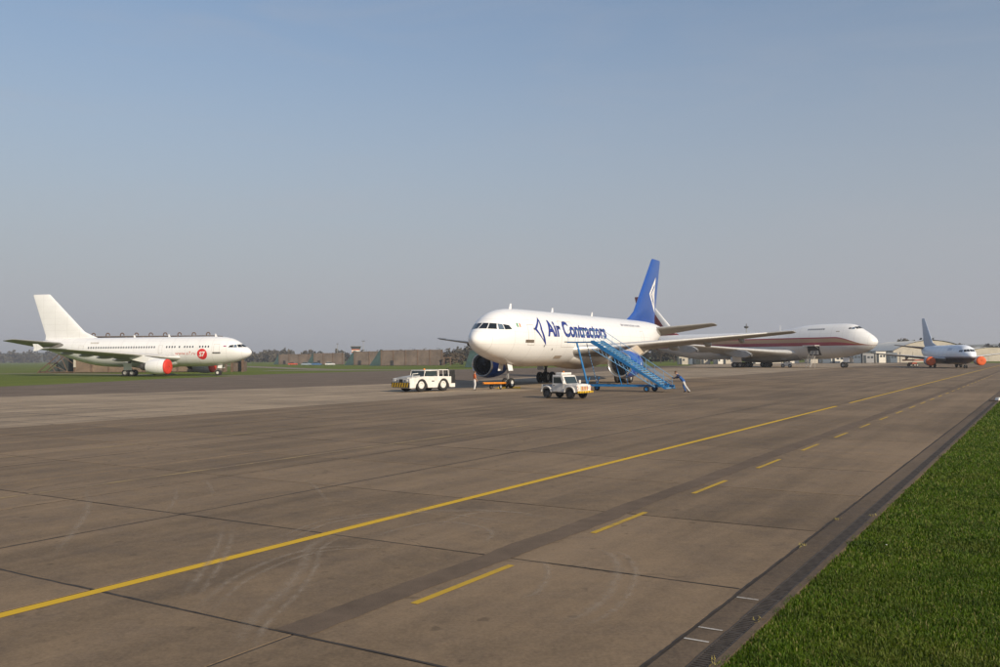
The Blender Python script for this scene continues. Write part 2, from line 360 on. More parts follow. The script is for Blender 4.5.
# tyre scuffs: thin curved ribbons of rubbed-off dust
def scuff_mat():
    t = NT('tyre_scuff'); p = t.pos(); n = t.noise(p, 5, 5, .7); n2 = t.noise(p, 45, 3, .7)
    a = t.math('MULTIPLY', t.ramp(n, .28, .62), t.ramp(n2, .25, .6))
    t.set(color=(.40, .32, .235), rough=.9, Alpha=t.math('MULTIPLY', t.math('MULTIPLY', a, t.n('ShaderNodeAttribute', attribute_name='fade').outputs['Fac']), .55)); return t.m
m_scuff = scuff_mat()
ARCS = [[(-2.76, 9.16), (-2.88, 10.2), (-2.82, 11.5), (-2.89, 12.88), (-3.05, 14.25), (-2.74, 15.46)] ,
[(-3.87, 14.28), (-3.33, 16.23), (-2.43, 17.02), (-1.4, 17.3), (-0.03, 17.24), (0.93, 16.25)] ,
[(-2.25, 14.6), (-1.78, 15.51), (-1.12, 16.14), (-0.38, 15.64), (-0.16, 14.93), (-0.37, 13.93)] ,
[(0.64, 9.92), (1.04, 10.49), (1.37, 11.28), (1.64, 12.43), (1.65, 13.3), (1.5, 13.78)] ,
[(-4.02, 11.07), (-4.2, 12.33), (-4.58, 14.3), (-5.18, 16.51)] ,
[(-6.8, 13.33), (-7.55, 15.66), (-8.4, 17.97), (-10.02, 21.27)] ,
[(-6.39, 16.56), (-6.98, 18.9), (-7.78, 21.15)] ,
[(-3.51, 18.1), (-4.18, 20.16), (-4.93, 22.2)] ,
[(-1.38, 14.98), (-0.6, 16.93), (0.75, 17.09)] ,
[(-3.67, 10.42), (-3.64, 12.32), (-3.01, 13.88), (-1.63, 14.19)] ,
[(0.22, 10.95), (0.49, 11.4), (0.65, 12.46), (0.5, 13.34)] ,
[(-1.97, 17.21), (-0.59, 16.62), (0.5, 15.6)] ,
[(-6.11, 18.85), (-6.9, 20.94), (-7.62, 22.36)] ,
]
def scuff(pts, w, seed):
    rng = random.Random(seed); P_ = [Vector(q) for q in pts]; P_ = [P_[0] * 2 - P_[1]] + P_ + [P_[-1] * 2 - P_[-2]]; c = []
    for i in range(1, len(P_) - 2):
        for k in range(10):
            t = k / 10; a, b_, d, e = P_[i - 1:i + 3]; c.append(.5 * ((2 * b_) + (d - a) * t + (2 * a - 5 * b_ + 4 * d - e) * t * t + (3 * b_ - a - 3 * d + e) * t ** 3))
    v, f, fd = [], [], []; z = .0052 + seed * 1e-4
    for i, q in enumerate(c):
        d = (c[min(i + 1, len(c) - 1)] - c[max(i - 1, 0)]).normalized(); ww = w * rng.uniform(.85, 1.15) / 2; e = min(1, i / 8, (len(c) - 1 - i) / 8)
        v += [(q.x - d.y * ww, q.y + d.x * ww, z), (q.x, q.y, z), (q.x + d.y * ww, q.y - d.x * ww, z)]; fd += [0, e, 0]
        if i: k = 3 * i; f += [(k - 3, k - 2, k + 1, k), (k - 2, k - 1, k + 2, k + 1)]
    o = mesh_obj('tyre_scuff', (v, f), m_scuff, apron); at_ = o.data.attributes.new('fade', 'FLOAT', 'POINT'); at_.data.foreach_set('value', fd)
for i, a in enumerate(ARCS): scuff(a, (.24, .16, .16, .2, .16, .2, .14, .14, .14, .18, .14, .12, .14)[i], i)
for i in (0, 1, 3, 4, 9): scuff([(x + .22, y - .14) for x, y in ARCS[i]], .14, 20 + i)

# foreground grass, blade by blade
def grass_mat():
    t = NT('grass_blades'); ge = t.n('ShaderNodeNewGeometry'); rnd = ge.outputs['Random Per Island']; p = ge.outputs['Position']
    c = t.mix(rnd, (.042, .092, .002), (.110, .175, .004)); c = t.mix(t.ramp(rnd, .84, .93), c, (.26, .24, .08))
    c = t.mix(t.ramp(t.noise(p, .9, 4, .6), .42, .66, 0, .6), c, (.032, .060, .004))
    c = t.mix(t.ramp(t.noise(p, .35, 3, .6), .5, .7, 0, .5), c, (.13, .15, .02))
    t.set(color=c, rough=.6, spec=.25); t.b.inputs['Transmission Weight'].default_value = 0
    tr = t.n('ShaderNodeBsdfTranslucent'); t.l(c, tr.inputs[0]); mx = t.n('ShaderNodeMixShader'); mx.inputs[0].default_value = .3
    t.l(t.b.outputs[0], mx.inputs[1]); t.l(tr.outputs[0], mx.inputs[2]); t.l(mx.outputs[0], t.out.inputs['Surface']); return t.m
def vnoise(x, y, s, seed):
    rng = np.random.RandomState(seed); G = rng.rand(64, 64); x = x / s; y = y / s
    i, j = np.floor(x).astype(int), np.floor(y).astype(int); fx, fy = x - i, y - j; fx = fx * fx * (3 - 2 * fx); fy = fy * fy * (3 - 2 * fy)
    g_ = lambda a, b: G[a % 64, b % 64]
    return (g_(i, j) * (1 - fx) + g_(i + 1, j) * fx) * (1 - fy) + (g_(i, j + 1) * (1 - fx) + g_(i + 1, j + 1) * fx) * fy
X, Y, S = [], [], []
for d0, d1, dens, sc in ((6.5, 13, 3600, .85), (13, 20, 1500, 1.25), (20, 32, 560, 1.8), (32, 62, 160, 3.0)):
    n = int(dens * (d1 - d0) * ((d1 + d0) / 2 * .62))
    y = np.random.uniform(d0, d1, n); x = np.random.uniform(0, 1, n) * (y * .64 + .5)
    v = -x * UY + y * UX; edge = 2.775 + .10 * (vnoise(x, y, .35, 3) - .5) + .13 * (vnoise(x, y, .12, 8) - .45) * (np.random.rand(n) < .35)
    k = v < edge; X.append(x[k]); Y.append(y[k]); S.append(np.full(k.sum(), sc))
X, Y, S = map(np.concatenate, (X, Y, S)); n = len(X)
cl = vnoise(X, Y, .16, 1) * .5 + vnoise(X, Y, .5, 2) * .5
hgt = (.008 + .060 * cl ** 2.0) * np.random.uniform(.6, 1.35, n) * (1 + .12 * (S - 1)); wd = .0055 * S * np.random.uniform(.7, 1.3, n)
az = np.random.uniform(0, 2 * pi, n); la = np.random.uniform(0, 2 * pi, n); ln = hgt * np.random.uniform(.4, 1.7, n)
dx, dy = np.cos(az) * wd, np.sin(az) * wd; lx, ly = np.cos(la) * ln, np.sin(la) * ln; Z0 = np.full(n, -.06)
V = np.empty((n, 5, 3), np.float32)
V[:, 0] = np.stack([X - dx, Y - dy, Z0], 1); V[:, 1] = np.stack([X + dx, Y + dy, Z0], 1)
V[:, 2] = np.stack([X + dx * .7 + lx * .35, Y + dy * .7 + ly * .35, Z0 + .05 + hgt * .6], 1); V[:, 3] = np.stack([X - dx * .7 + lx * .35, Y - dy * .7 + ly * .35, Z0 + .05 + hgt * .6], 1)
V[:, 4] = np.stack([X + lx, Y + ly, Z0 + .05 + hgt], 1)
base = np.arange(n) * 5
F3 = np.concatenate([np.stack([base + a, base + b_, base + c], 1) for a, b_, c in ((0, 1, 2), (0, 2, 3), (3, 2, 4))])
def np_mesh(name, V, F, mat, parent=None):
    me = bpy.data.meshes.new(name); V = V.reshape(-1, 3); me.vertices.add(len(V)); me.vertices.foreach_set('co', V.astype(np.float32).ravel())
    k = F.shape[1]; me.loops.add(F.size); me.loops.foreach_set('vertex_index', F.astype(np.int32).ravel()); me.polygons.add(len(F))
    me.polygons.foreach_set('loop_start', np.arange(0, F.size, k, dtype=np.int32)); me.update(calc_edges=True); me.validate(); me.materials.append(mat)
    o = bpy.data.objects.new(name, me); COL.objects.link(o); o.parent = parent; return o
tag(np_mesh('grass', V, F3, grass_mat()), 'bright green mown grass beside the drain gutter', 'grass', kind='stuff')
# small weeds and daisies along the gutter and in the grass
m_daisy = M('daisy_petals', (.75, .74, .68), .6); m_dand = M('dandelion', (.26, .21, .05), .6)
b = B(); 
for _ in range(26):
    y = random.uniform(9, 40); x = random.uniform(0, y * .6)
    if to_uv(x, y)[1] > 2.6: continue
    r = .011 * (1 + y / 30); b.lathe([(.075, .002), (.085, r), (.09, .002)], (x, y, -.02), 'z', 6)
tag(b.build('daisies', m_daisy), 'tiny white daisies dotted through the foreground grass', 'flowers', kind='stuff')
b = B()
for u_, v_ in ((10.05, 2.86), (14.3, 3.38), (16.9, 3.36), (17.6, 2.84), (8.4, 2.84)):
    for _ in range(14):
        x, y = uv(u_ + random.gauss(0, .07), v_ + random.gauss(0, .03)); a = random.random() * 6.3; l = random.uniform(.02, .06)
        b.add([(x - .006, y, 0), (x + .006, y, 0), (x + cos(a) * l, y + sin(a) * l, random.uniform(.01, .04))], [(0, 1, 2)])
tag(b.build('gutter_weeds', m_dand), 'small yellowish weeds growing in the gutter joints', 'weeds', kind='stuff')

# ------------------------------------------------------------------ aircraft
def white_paint(name, col=(.80, .795, .78), dirt=(.52, .44, .34), belly=None, zlim=None, extra=None):
    t = NT(name); p = t.obj(); X, Y, Z = t.xyz(p)
    c = t.n('ShaderNodeCombineXYZ'); t.l(t.math('MULTIPLY', X, 1.2), c.inputs[0]); t.l(t.math('MULTIPLY', Y, .5), c.inputs[1]); t.l(t.math('MULTIPLY', Z, .25), c.inputs[2])
    streak = t.noise(c.outputs[0], 1.0, 5, .65); bl = t.noise(p, .5, 5, .6)
    colr = t.mix(t.ramp(bl, .35, .75, 0, .35), col, tuple(q * .86 for q in col))
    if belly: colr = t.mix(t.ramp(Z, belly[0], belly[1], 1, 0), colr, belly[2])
    if extra: colr = extra(t, X, Y, Z, colr)
    colr = t.mix(t.ramp(streak, .62, .82, 0, .38), colr, dirt)
    # frames and lap joints as faint lines
    def lines(c_, period, wdt):
        fr = t.math('FRACT', t.math('DIVIDE', c_, period)); return t.math('SUBTRACT', 1, t.ramp(t.math('ABSOLUTE', t.math('SUBTRACT', fr, .5)), wdt * .5 / period, wdt / period))
    colr = t.mix(t.math('MULTIPLY', lines(X, 2.65, .035), .32), colr, (.25, .22, .2))
    colr = t.mix(t.math('MULTIPLY', lines(Z, 1.18, .03), .2), colr, (.3, .27, .24))
    t.set(color=colr, rough=t.ramp(bl, .3, .7, .28, .42), coat=.25); t.b.inputs['Coat Roughness'].default_value = .25
    return t.m
m_white = white_paint('white_aircraft_paint')
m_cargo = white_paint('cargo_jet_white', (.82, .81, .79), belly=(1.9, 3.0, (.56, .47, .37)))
m_blue = M('royal_blue_paint', (.014, .072, .32), .32, var=.08, coat=.3)
m_cowl = M('blue_cowl_paint', (.012, .085, .42), .3, var=.08, coat=.3)
m_dkblue = M('navy_lettering', (.012, .026, .20), .4, var=.05)
m_wing = M('wing_grey', (.36, .355, .345), .42, .2, var=.12, scale=.8)
m_slat = M('slat_paint', (.60, .59, .57), .35, .25, var=.1)
m_wingdk = M('wing_underside', (.26, .245, .225), .5, .1, var=.2, scale=.6)
m_metal = M('polished_metal', (.62, .60, .57), .28, .9, var=.1)
m_dark = M('dark_cavity', (.02, .02, .022), .7, var=.2)
m_fan = M('fan_blades', (.07, .07, .075), .4, .6, var=.2, scale=4)
m_tyre = M('rubber_tyre', (.022, .021, .021), .8, var=.3, scale=5)
m_hub = M('wheel_hub', (.42, .41, .39), .45, .4, var=.2, scale=6)
m_hubw = M('white_wheel_hub', (.72, .70, .64), .5, var=.2, scale=6)
m_strut = M('gear_strut', (.38, .37, .35), .45, .3, var=.2, scale=5)
m_strutdk = M('gear_strut_dark', (.10, .095, .09), .6, .2, var=.3, scale=4)
m_glass = M('cockpit_glass', (.012, .016, .02), .06, var=.0)
m_glass2 = M('side_window_glass', (.10, .14, .19), .08, var=.1)
m_win = M('cabin_window', (.035, .045, .06), .12, var=.1)
m_red = M('red_cover_vinyl', (.66, .040, .018), .55, var=.14, scale=3)
m_orange = M('orange_cover_vinyl', (.72, .11, .01), .55, var=.14, scale=3)
m_line = M('door_outline', (.42, .37, .31), .6, var=.2)
m_redpaint = M('red_logo_paint', (.66, .022, .022), .4, var=.05)
m_pinkred = M('red_lettering', (.60, .16, .13), .45, var=.05)
m_whitelogo = M('white_logo_paint', (.82, .80, .76), .4, var=.05)
m_black = M('black_paint', (.015, .015, .015), .5, var=.2)

def pchip(xs, ys):
    n = len(xs); h = [xs[i + 1] - xs[i] for i in range(n - 1)]; d = [(ys[i + 1] - ys[i]) / h[i] for i in range(n - 1)]; m = [0.] * n
    m[0], m[-1] = d[0], d[-1]
    for i in range(1, n - 1):
        if d[i - 1] * d[i] > 0:
            w1, w2 = 2 * h[i] + h[i - 1], h[i] + 2 * h[i - 1]; m[i] = (w1 + w2) / (w1 / d[i - 1] + w2 / d[i])
    def ev(x):
        x = min(max(x, xs[0]), xs[-1]); i = 0
        while i < n - 2 and x > xs[i + 1]: i += 1
        t = (x - xs[i]) / h[i]; t2, t3 = t * t, t ** 3
        return (2 * t3 - 3 * t2 + 1) * ys[i] + (t3 - 2 * t2 + t) * h[i] * m[i] + (3 * t2 - 2 * t3) * ys[i + 1] + (t3 - t2) * h[i] * m[i + 1]
    return ev

class Body:
    """local frame: +x forward with the nose at x=0, +y port, +z up; a = metres aft of the nose"""
    def __init__(s, st, z0, zc=None):
        # square-root spacing near the nose keeps the tip round
        xs = [q[0] for q in st]; key = [math.sqrt(x) for x in xs]; s.L = xs[-1]; s.z0 = z0
        s.t, s.b, s.w = (pchip(key, [q[k] for q in st]) for k in (1, 2, 3))
        s.zc = zc or (lambda a, t, b: (t + b) / 2)
    def sec(s, a):
        k = math.sqrt(max(a, 0)); t, b, w = s.t(k), s.b(k), s.w(k); return t, b, w, s.zc(a, t, b)
    def P(s, a, th, off=0):
        t, b, w, c = s.sec(a); sn = sin(th); y = (w + off) * cos(th); z = c + ((t - c) if sn > 0 else (c - b)) * sn + off * sn
        return (-a, y, s.z0 + z)
    def side(s, a, z, sd, off=.015):
        """point on the skin at height z (above z0) on side sd (+1 port)"""
        t, b, w, c = s.sec(a); h = (t - c) if z > c else (c - b); q = max(-.999, min(.999, (z - c) / max(h, .01)))
        y = w * math.sqrt(1 - q * q); n = Vector((y / max(w, .01) ** 2, (z - c) / max(h, .01) ** 2)).normalized()
        return (-a, sd * (y + off * n.x), s.z0 + z + off * n.y)
    def front(s, y, z, off=.02):
        """point on the nose at front-view position (y,z)"""
        lo, hi = 0.01, 12.
        for _ in range(40):
            m = (lo + hi) / 2; t, b, w, c = s.sec(m); h = (t - c) if z > c else (c - b)
            if (y / max(w, 1e-4)) ** 2 + ((z - c) / max(h, 1e-4)) ** 2 > 1: lo = m
            else: hi = m
        return (-hi + off, y, s.z0 + z + off * .6)
    def build(s, mat, parent, name='fuselage', n=48):
        av = [s.L * 1.0 * (i / 40) ** 2 * .2 for i in range(1, 41)]; av += [s.L * .2 + s.L * .8 * i / 46 for i in range(1, 47)]
        b = B(); rings = [[s.P(a, 2 * pi * i / n) for i in range(n)] for a in [.004] + av]; b.loft(rings)
        return b.build(name, mat, parent, smooth=True)
    def patch(s, name, poly, sd, mat, parent, off=.015, step=.35, hole=None):
        """flat polygon in (a,z) wrapped onto the skin"""
        bm = bmesh.new(); lo = [bm.verts.new((a, z, 0)) for a, z in poly]
        if hole:
            li = [bm.verts.new((a, z, 0)) for a, z in hole]; k = len(lo)
            for i in range(k): bm.faces.new((lo[i], lo[(i + 1) % k], li[(i + 1) % k], li[i]))
        else: bm.faces.new(lo)
        bmesh.ops.triangulate(bm, faces=bm.faces[:])
        return s.wrap(name, bm, sd, mat, parent, off, step)
    def wrap(s, name, bm, sd, mat, parent, off=.015, step=.3):
        zs = [v.co.y for v in bm.verts]; z = min(zs) + step
        while z < max(zs):
            bmesh.ops.bisect_plane(bm, geom=bm.verts[:] + bm.edges[:] + bm.faces[:], plane_co=(0, z, 0), plane_no=(0, 1, 0)); z += step
        if max(v.co.x for v in bm.verts) < 11:
            xs = [v.co.x for v in bm.verts]; x = min(xs) + .4
            while x < max(xs):
                bmesh.ops.bisect_plane(bm, geom=bm.verts[:] + bm.edges[:] + bm.faces[:], plane_co=(x, 0, 0), plane_no=(1, 0, 0)); x += .4
        for v in bm.verts: v.co = s.side(v.co.x, v.co.y, sd, off)
        bmesh.ops.recalc_face_normals(bm, faces=bm.faces)
        me = bpy.data.meshes.new(name); bm.to_mesh(me); bm.free(); me.materials.append(mat)
        o = bpy.data.objects.new(name, me); COL.objects.link(o); o.parent = parent; return o
    def text(s, name, txt, a0, z0, a1, hgt, sd, mat, parent, bold=.0, shear=0, off=.018):
        """lettering from a0 to a1 (reading direction), hgt = capital height"""
        cu = bpy.data.curves.new('t', 'FONT'); cu.body = txt; cu.size = 1; cu.offset = bold; cu.resolution_u = 3; cu.shear = shear
        o = bpy.data.objects.new('t', cu); COL.objects.link(o); dg = bpy.context.evaluated_depsgraph_get()
        me = bpy.data.meshes.new_from_object(o.evaluated_get(dg)); bpy.data.objects.remove(o)
        bm = bmesh.new(); bm.from_mesh(me); bpy.data.meshes.remove(me); bmesh.ops.triangulate(bm, faces=bm.faces[:])
        xs = [v.co.x for v in bm.verts]; x0, x1 = min(xs), max(xs)
        for v in bm.verts: v.co = (a0 + (v.co.x - x0) / (x1 - x0) * (a1 - a0), z0 + v.co.y * hgt / .70, 0)
        return s.wrap(name, bm, sd, mat, parent, off, .22)
    def outline(s, name, a0, a1, z0, z1, sd, parent, mat, wd=.035):
        return s.patch(name, [(a0, z0), (a1, z0), (a1, z1), (a0, z1)], sd, mat, parent, .008, .35, hole=[(a0 + wd, z0 + wd), (a1 - wd, z0 + wd), (a1 - wd, z1 - wd), (a0 + wd, z1 - wd)])

def airfoil(n=11):
    up_, lo_ = [], []
    for i in range(n):
        x = (1 - cos(pi * i / (n - 1))) / 2; t = 5 * (.2969 * math.sqrt(x) - .126 * x - .3516 * x * x + .2843 * x ** 3 - .1015 * x ** 4)
        up_.append((x, t)); lo_.append((x, -t * .75))
    return up_[::-1] + lo_[1:-1]
AF = airfoil()
def surface(secs, vertical=False, sd=1, tilt=.07):
    """secs: (leading edge a, span y, z, chord, thickness ratio)"""
    rings = []
    for a, y, z, c, tc in secs:
        inc = 0 if vertical else tilt * c
        if vertical: rings.append([(-(a + px * c), pz * tc * c, z) for px, pz in AF])
        else: rings.append([(-(a + px * c), sd * y, z + pz * tc * c + inc * (.25 - px)) for px, pz in AF])
    return B().loft(rings)
def lerp_sec(secs, y):
    for p, q in zip(secs[:-1], secs[1:]):
        if p[1] <= y <= q[1]:
            k = (y - p[1]) / (q[1] - p[1]); return tuple(p[i] + (q[i] - p[i]) * k for i in range(5))
    return secs[-1]
def wing(parent, secs, sd, fair=(), fence=False, spoil=True):
    w = surface(secs, sd=sd).build('wing', [m_wing], parent, smooth=True, angle=50)
    # bright leading-edge slat and darker flap panel lines
    b = B(); rings = []
    for s in secs[0:1] + [lerp_sec(secs, secs[0][1] + (secs[-1][1] - secs[0][1]) * k / 8) for k in range(1, 8)] + secs[-1:]:
        a, y, z, c, tc = s; rings.append([(-(a + px * c * 1.0) + .02, sd * y, z + pz * tc * c * 1.06 + .07 * c * (.25 - px)) for px, pz in [q for q in AF if q[0] < .13]])
    b.loft(rings, closed=False, cap=False).build('slat', m_slat, w, smooth=True)
    for y in fair:
        a, yy, z, c, tc = lerp_sec(secs, y); b = B()
        L = c * .62; rings = []
        for i in range(9):
            k = i / 8; r = .34 * math.sin(pi * min(1, .06 + .94 * k)) ** .6 * (c / 6) ** .4 + .02; x = a + c * .52 + L * k; zz = z - tc * c * .18 - .26 - .12 * k
            rings.append([(-x, sd * yy + r * .6 * cos(q * pi / 5), zz + r * sin(q * pi / 5)) for q in range(10)])
        b.loft(rings).build('flap_track_fairing', m_wing, w, smooth=True)
    if fence:
        a, yy, z, c, tc = secs[-1]
        B().prism([(-(a + .3 * c), z), (-(a + .75 * c), z + .7), (-(a + 1.15 * c), z + .75), (-(a + 1.05 * c), z), (-(a + 1.12 * c), z - .45), (-(a + .85 * c), z - .47)], 'y', sd * yy - .03, sd * yy + .03).build('wing_tip_fence', m_white, w)
    return w
def wheel_mesh(name, Rr, W, hubmat, parent, loc, n=20):
    b = B(); b.lathe([(-W * .30, Rr * .55), (-W * .5, Rr * .68), (-W * .5, Rr * .86), (-W * .36, Rr * .97), (0, Rr), (W * .36, Rr * .97), (W * .5, Rr * .86), (W * .5, Rr * .68), (W * .30, Rr * .55)], (0, 0, 0), 'y', n)
    o = b.build('wheel', m_tyre, parent, smooth=True, loc=loc)
    b = B(); b.lathe([(-W * .22, .001), (-W * .22, Rr * .22), (-W * .34, Rr * .3), (-W * .34, Rr * .5), (-W * .24, Rr * .57), (W * .24, Rr * .57), (W * .34, Rr * .5), (W * .34, Rr * .3), (W * .22, Rr * .22), (W * .22, .001)], (0, 0, 0), 'y', n)
    b.build('hub', hubmat, o, smooth=True, angle=40)
    return o
def gear(parent, a, y, ztop, Rr, W, ys, xs, strut=.16, door=None, hubmat=None, dark=False):
    g = bpy.data.objects.new('landing_gear', None); COL.objects.link(g); g.parent = parent; g.location = (-a, y, 0)
    ms = m_strutdk if dark else m_strut
    b = B(); b.cyl((0, 0, Rr), (0, 0, Rr + (ztop - Rr) * .45), strut * .62, n=12); b.cyl((0, 0, Rr + (ztop - Rr) * .42), (0, 0, ztop), strut, n=12)
    if len(xs) > 1: b.box((0, 0, Rr), (max(xs) - min(xs), strut * 1.1, strut * 1.2))
    for x in xs: b.cyl((x, min(ys), Rr), (x, max(ys), Rr), strut * .5, n=8)
    s = 1 if y >= 0 else -1
    b.cyl((-.02, 0, Rr + (ztop - Rr) * .5), (-1.0 if y else .95, -s * .7 if y else 0, ztop), strut * .42, n=8)
    b.cyl((strut, 0, Rr + .12), (strut + .25, 0, Rr + (ztop - Rr) * .28), strut * .25, n=6); b.cyl((strut + .25, 0, Rr + (ztop - Rr) * .28), (strut * .8, 0, Rr + (ztop - Rr) * .46), strut * .25, n=6)
    b.build('strut', ms, g, smooth=True, angle=40)
    w0 = None
    for x in xs:
        for yy in ys:
            if w0 is None: w0 = wheel_mesh('wheel', Rr, W, hubmat or m_hub, g, (x, yy, Rr))
            else: clone(w0, g, (x, yy, Rr))
    if door:
        for d in door:
            c, sz, rx = d; o = B().box((0, 0, 0), sz).build('gear_door', m_white, g, bevel=.02, loc=c); o.rotation_euler = (rx, 0, 0)
    return g
def engine(parent, a, y, z, Rr, L, mat, pylon, cover=None, core=True, lip=m_metal, logo=False):
    """a = intake plane; pylon = (wing a, wing z at top)"""
    e = bpy.data.objects.new('engine', None); COL.objects.link(e); e.parent = parent; e.location = (-a, y, z)
    k = L
    b = B().lathe([(-.16 * Rr, Rr * 1.0), (-.3 * k, Rr * 1.09), (-.55 * k, Rr * 1.08), (-.8 * k, Rr * 1.0), (-k, Rr * .88), (-k, Rr * .80), (-.7 * k, Rr * .74)], n=32)
    b.build('cowl', mat, e, smooth=True, angle=60)
    B().lathe([(-.5, Rr * .80), (-.25 * Rr, Rr * .82), (-.04, Rr * .88), (.0, Rr * .92), (-.03, Rr * .965), (-.16 * Rr, Rr * 1.0)], n=32).build('intake_lip', lip, e, smooth=True)
    B().lathe([(-.5, Rr * .80), (-.9, Rr * .80)], n=32).build('intake_duct', m_dark, e, smooth=True)
    b = B(); nb = 22
    for i in range(nb):
        q = 2 * pi * i / nb; d = Vector((0, cos(q), sin(q))); t = Vector((0, -sin(q), cos(q)))
        r0, r1 = Rr * .22, Rr * .79
        b.add([d * r0 - t * .06 + Vector((-.75, 0, 0)), d * r1 - t * .14 + Vector((-.86, 0, 0)), d * r1 + t * .14 + Vector((-.72, 0, 0)), d * r0 + t * .06 + Vector((-.66, 0, 0))], [(0, 1, 2, 3)])
    b.lathe([(-.35, .001), (-.45, Rr * .1), (-.6, Rr * .19), (-.8, Rr * .23)], n=16); b.build('fan', m_fan, e)
    if core: B().lathe([(-k * .92, Rr * .62), (-k * 1.12, Rr * .56), (-k * 1.36, Rr * .42), (-k * 1.36, Rr * .33), (-k * 1.3, Rr * .3), (-k * 1.62, .02)], n=24).build('exhaust_core', m_strutdk, e, smooth=True, angle=50)
    b = B(); wa, wz = pylon; dx = -(wa - a); h = wz - z
    prof = [(-.18 * k, Rr * 1.02), (dx * .55, h * .84), (dx + .2, h + .1), (dx - 2.6, h - .1), (dx - 1.9, h * .65), (-k * 1.18, Rr * .5), (-k * .6, Rr * .8)]
    b.prism(prof, 'y', -.18, .18).build('pylon', m_cargo if mat is m_cowl else m_white, e, bevel=.08)
    if logo:
        for s in (1,):
            pts = [(-k * .82, .55), (-k * .70, .0), (-k * .78, -.62), (-k * .66, 0)]
            pts = [(-.62 * k, .0), (-.76 * k, .62), (-.70 * k, .0), (-.78 * k, -.70)]
            v = []
            for x, q in pts:
                r = Rr * (1.09 - .09 * max(0, (-x / k - .5) / .4)) + .02; v.append((x, r * cos(q), r * sin(q)))
            mesh_obj('cowl_logo', (v, [(0, 1, 2), (0, 2, 3)]), m_whitelogo, e)
    return e
def cover(name, mat, plane, a, y, z, Rr, label, group, dish=.16, txt=None):
    """vinyl plug pushed into an intake: a thing of its own"""
    r = thing(name, label, 'engine cover', group=group)
    r.matrix_world = plane.matrix_basis @ Matrix.Translation((-a, y, z))
    B().lathe([(.10, .001), (.13, Rr * .4), (.12, Rr * .75), (.08, Rr * .92), (.02, Rr * 1.0), (-.10, Rr * 1.03), (-.20, Rr * 1.045)], n=28).build('cover_face', mat, r, smooth=True)
    B().lathe([(-.205, Rr * 1.045), (-.22, Rr * 1.06), (-.27, Rr * 1.06), (-.28, Rr * 1.045)], n=28).build('drawstring_hem', mat, r, smooth=True)
    b = B(); b.cyl((.14, -.12, .1), (.2, 0, .0), .018, n=6); b.cyl((.2, 0, 0), (.14, .12, .1), .018, n=6); b.build('pull_strap', m_black, r)
    return r

def airbus_stations(L):
    T = L - 54.08
    return [(0, -.3, -.3, 0), (.12, .05, -.62, .36), (.4, .36, -.92, .68), (.75, .64, -1.15, .95), (1.5, 1.06, -1.5, 1.35), (2.2, 1.56, -1.75, 1.66), (3, 2.04, -1.98, 1.95), (3.9, 2.4, -2.18, 2.2), (5.3, 2.67, -2.45, 2.48), (7.6, 2.8, -2.72, 2.74), (9.5, 2.82, -2.82, 2.82),
            (20, 2.82, -2.82, 2.82), (35 + T, 2.82, -2.82, 2.82), (38 + T, 2.82, -2.68, 2.8), (41 + T, 2.82, -2.2, 2.7), (44 + T, 2.8, -1.45, 2.42), (47 + T, 2.72, -.5, 1.95), (50 + T, 2.5, .45, 1.35), (52.5 + T, 2.2, 1.05, .75), (54.08 + T, 1.85, 1.4, .24)]
def cockpit(bd, root, panes, sides, fus):
    for poly in panes:
        for s in (1, -1):
            n = 4; v = []; f = []
            (y0, z0), (y1, z1), (y2, z2), (y3, z3) = poly
            for i in range(n + 1):
                for j in range(n + 1):
                    p, q = i / n, j / n; y = (y0 * (1 - p) + y1 * p) * (1 - q) + (y3 * (1 - p) + y2 * p) * q; z = (z0 * (1 - p) + z1 * p) * (1 - q) + (z3 * (1 - p) + z2 * p) * q
                    v.append(bd.front(s * y, z))
            for i in range(n):
                for j in range(n): f.append((i * (n + 1) + j, i * (n + 1) + j + 1, (i + 1) * (n + 1) + j + 1, (i + 1) * (n + 1) + j))
            mesh_obj('windscreen_pane', (v, f), m_glass, fus, smooth=True)
    for k, poly in enumerate(sides):
        for s in (1, -1): bd.patch('cockpit_side_window', poly, s, m_glass2 if k == 0 else m_glass, fus, .02)
def place_plane(name, label, x, y, t, cat='airliner'):
    return thing(name, label, cat, (x, y, 0), math.atan2(-cos(t), -sin(t)))

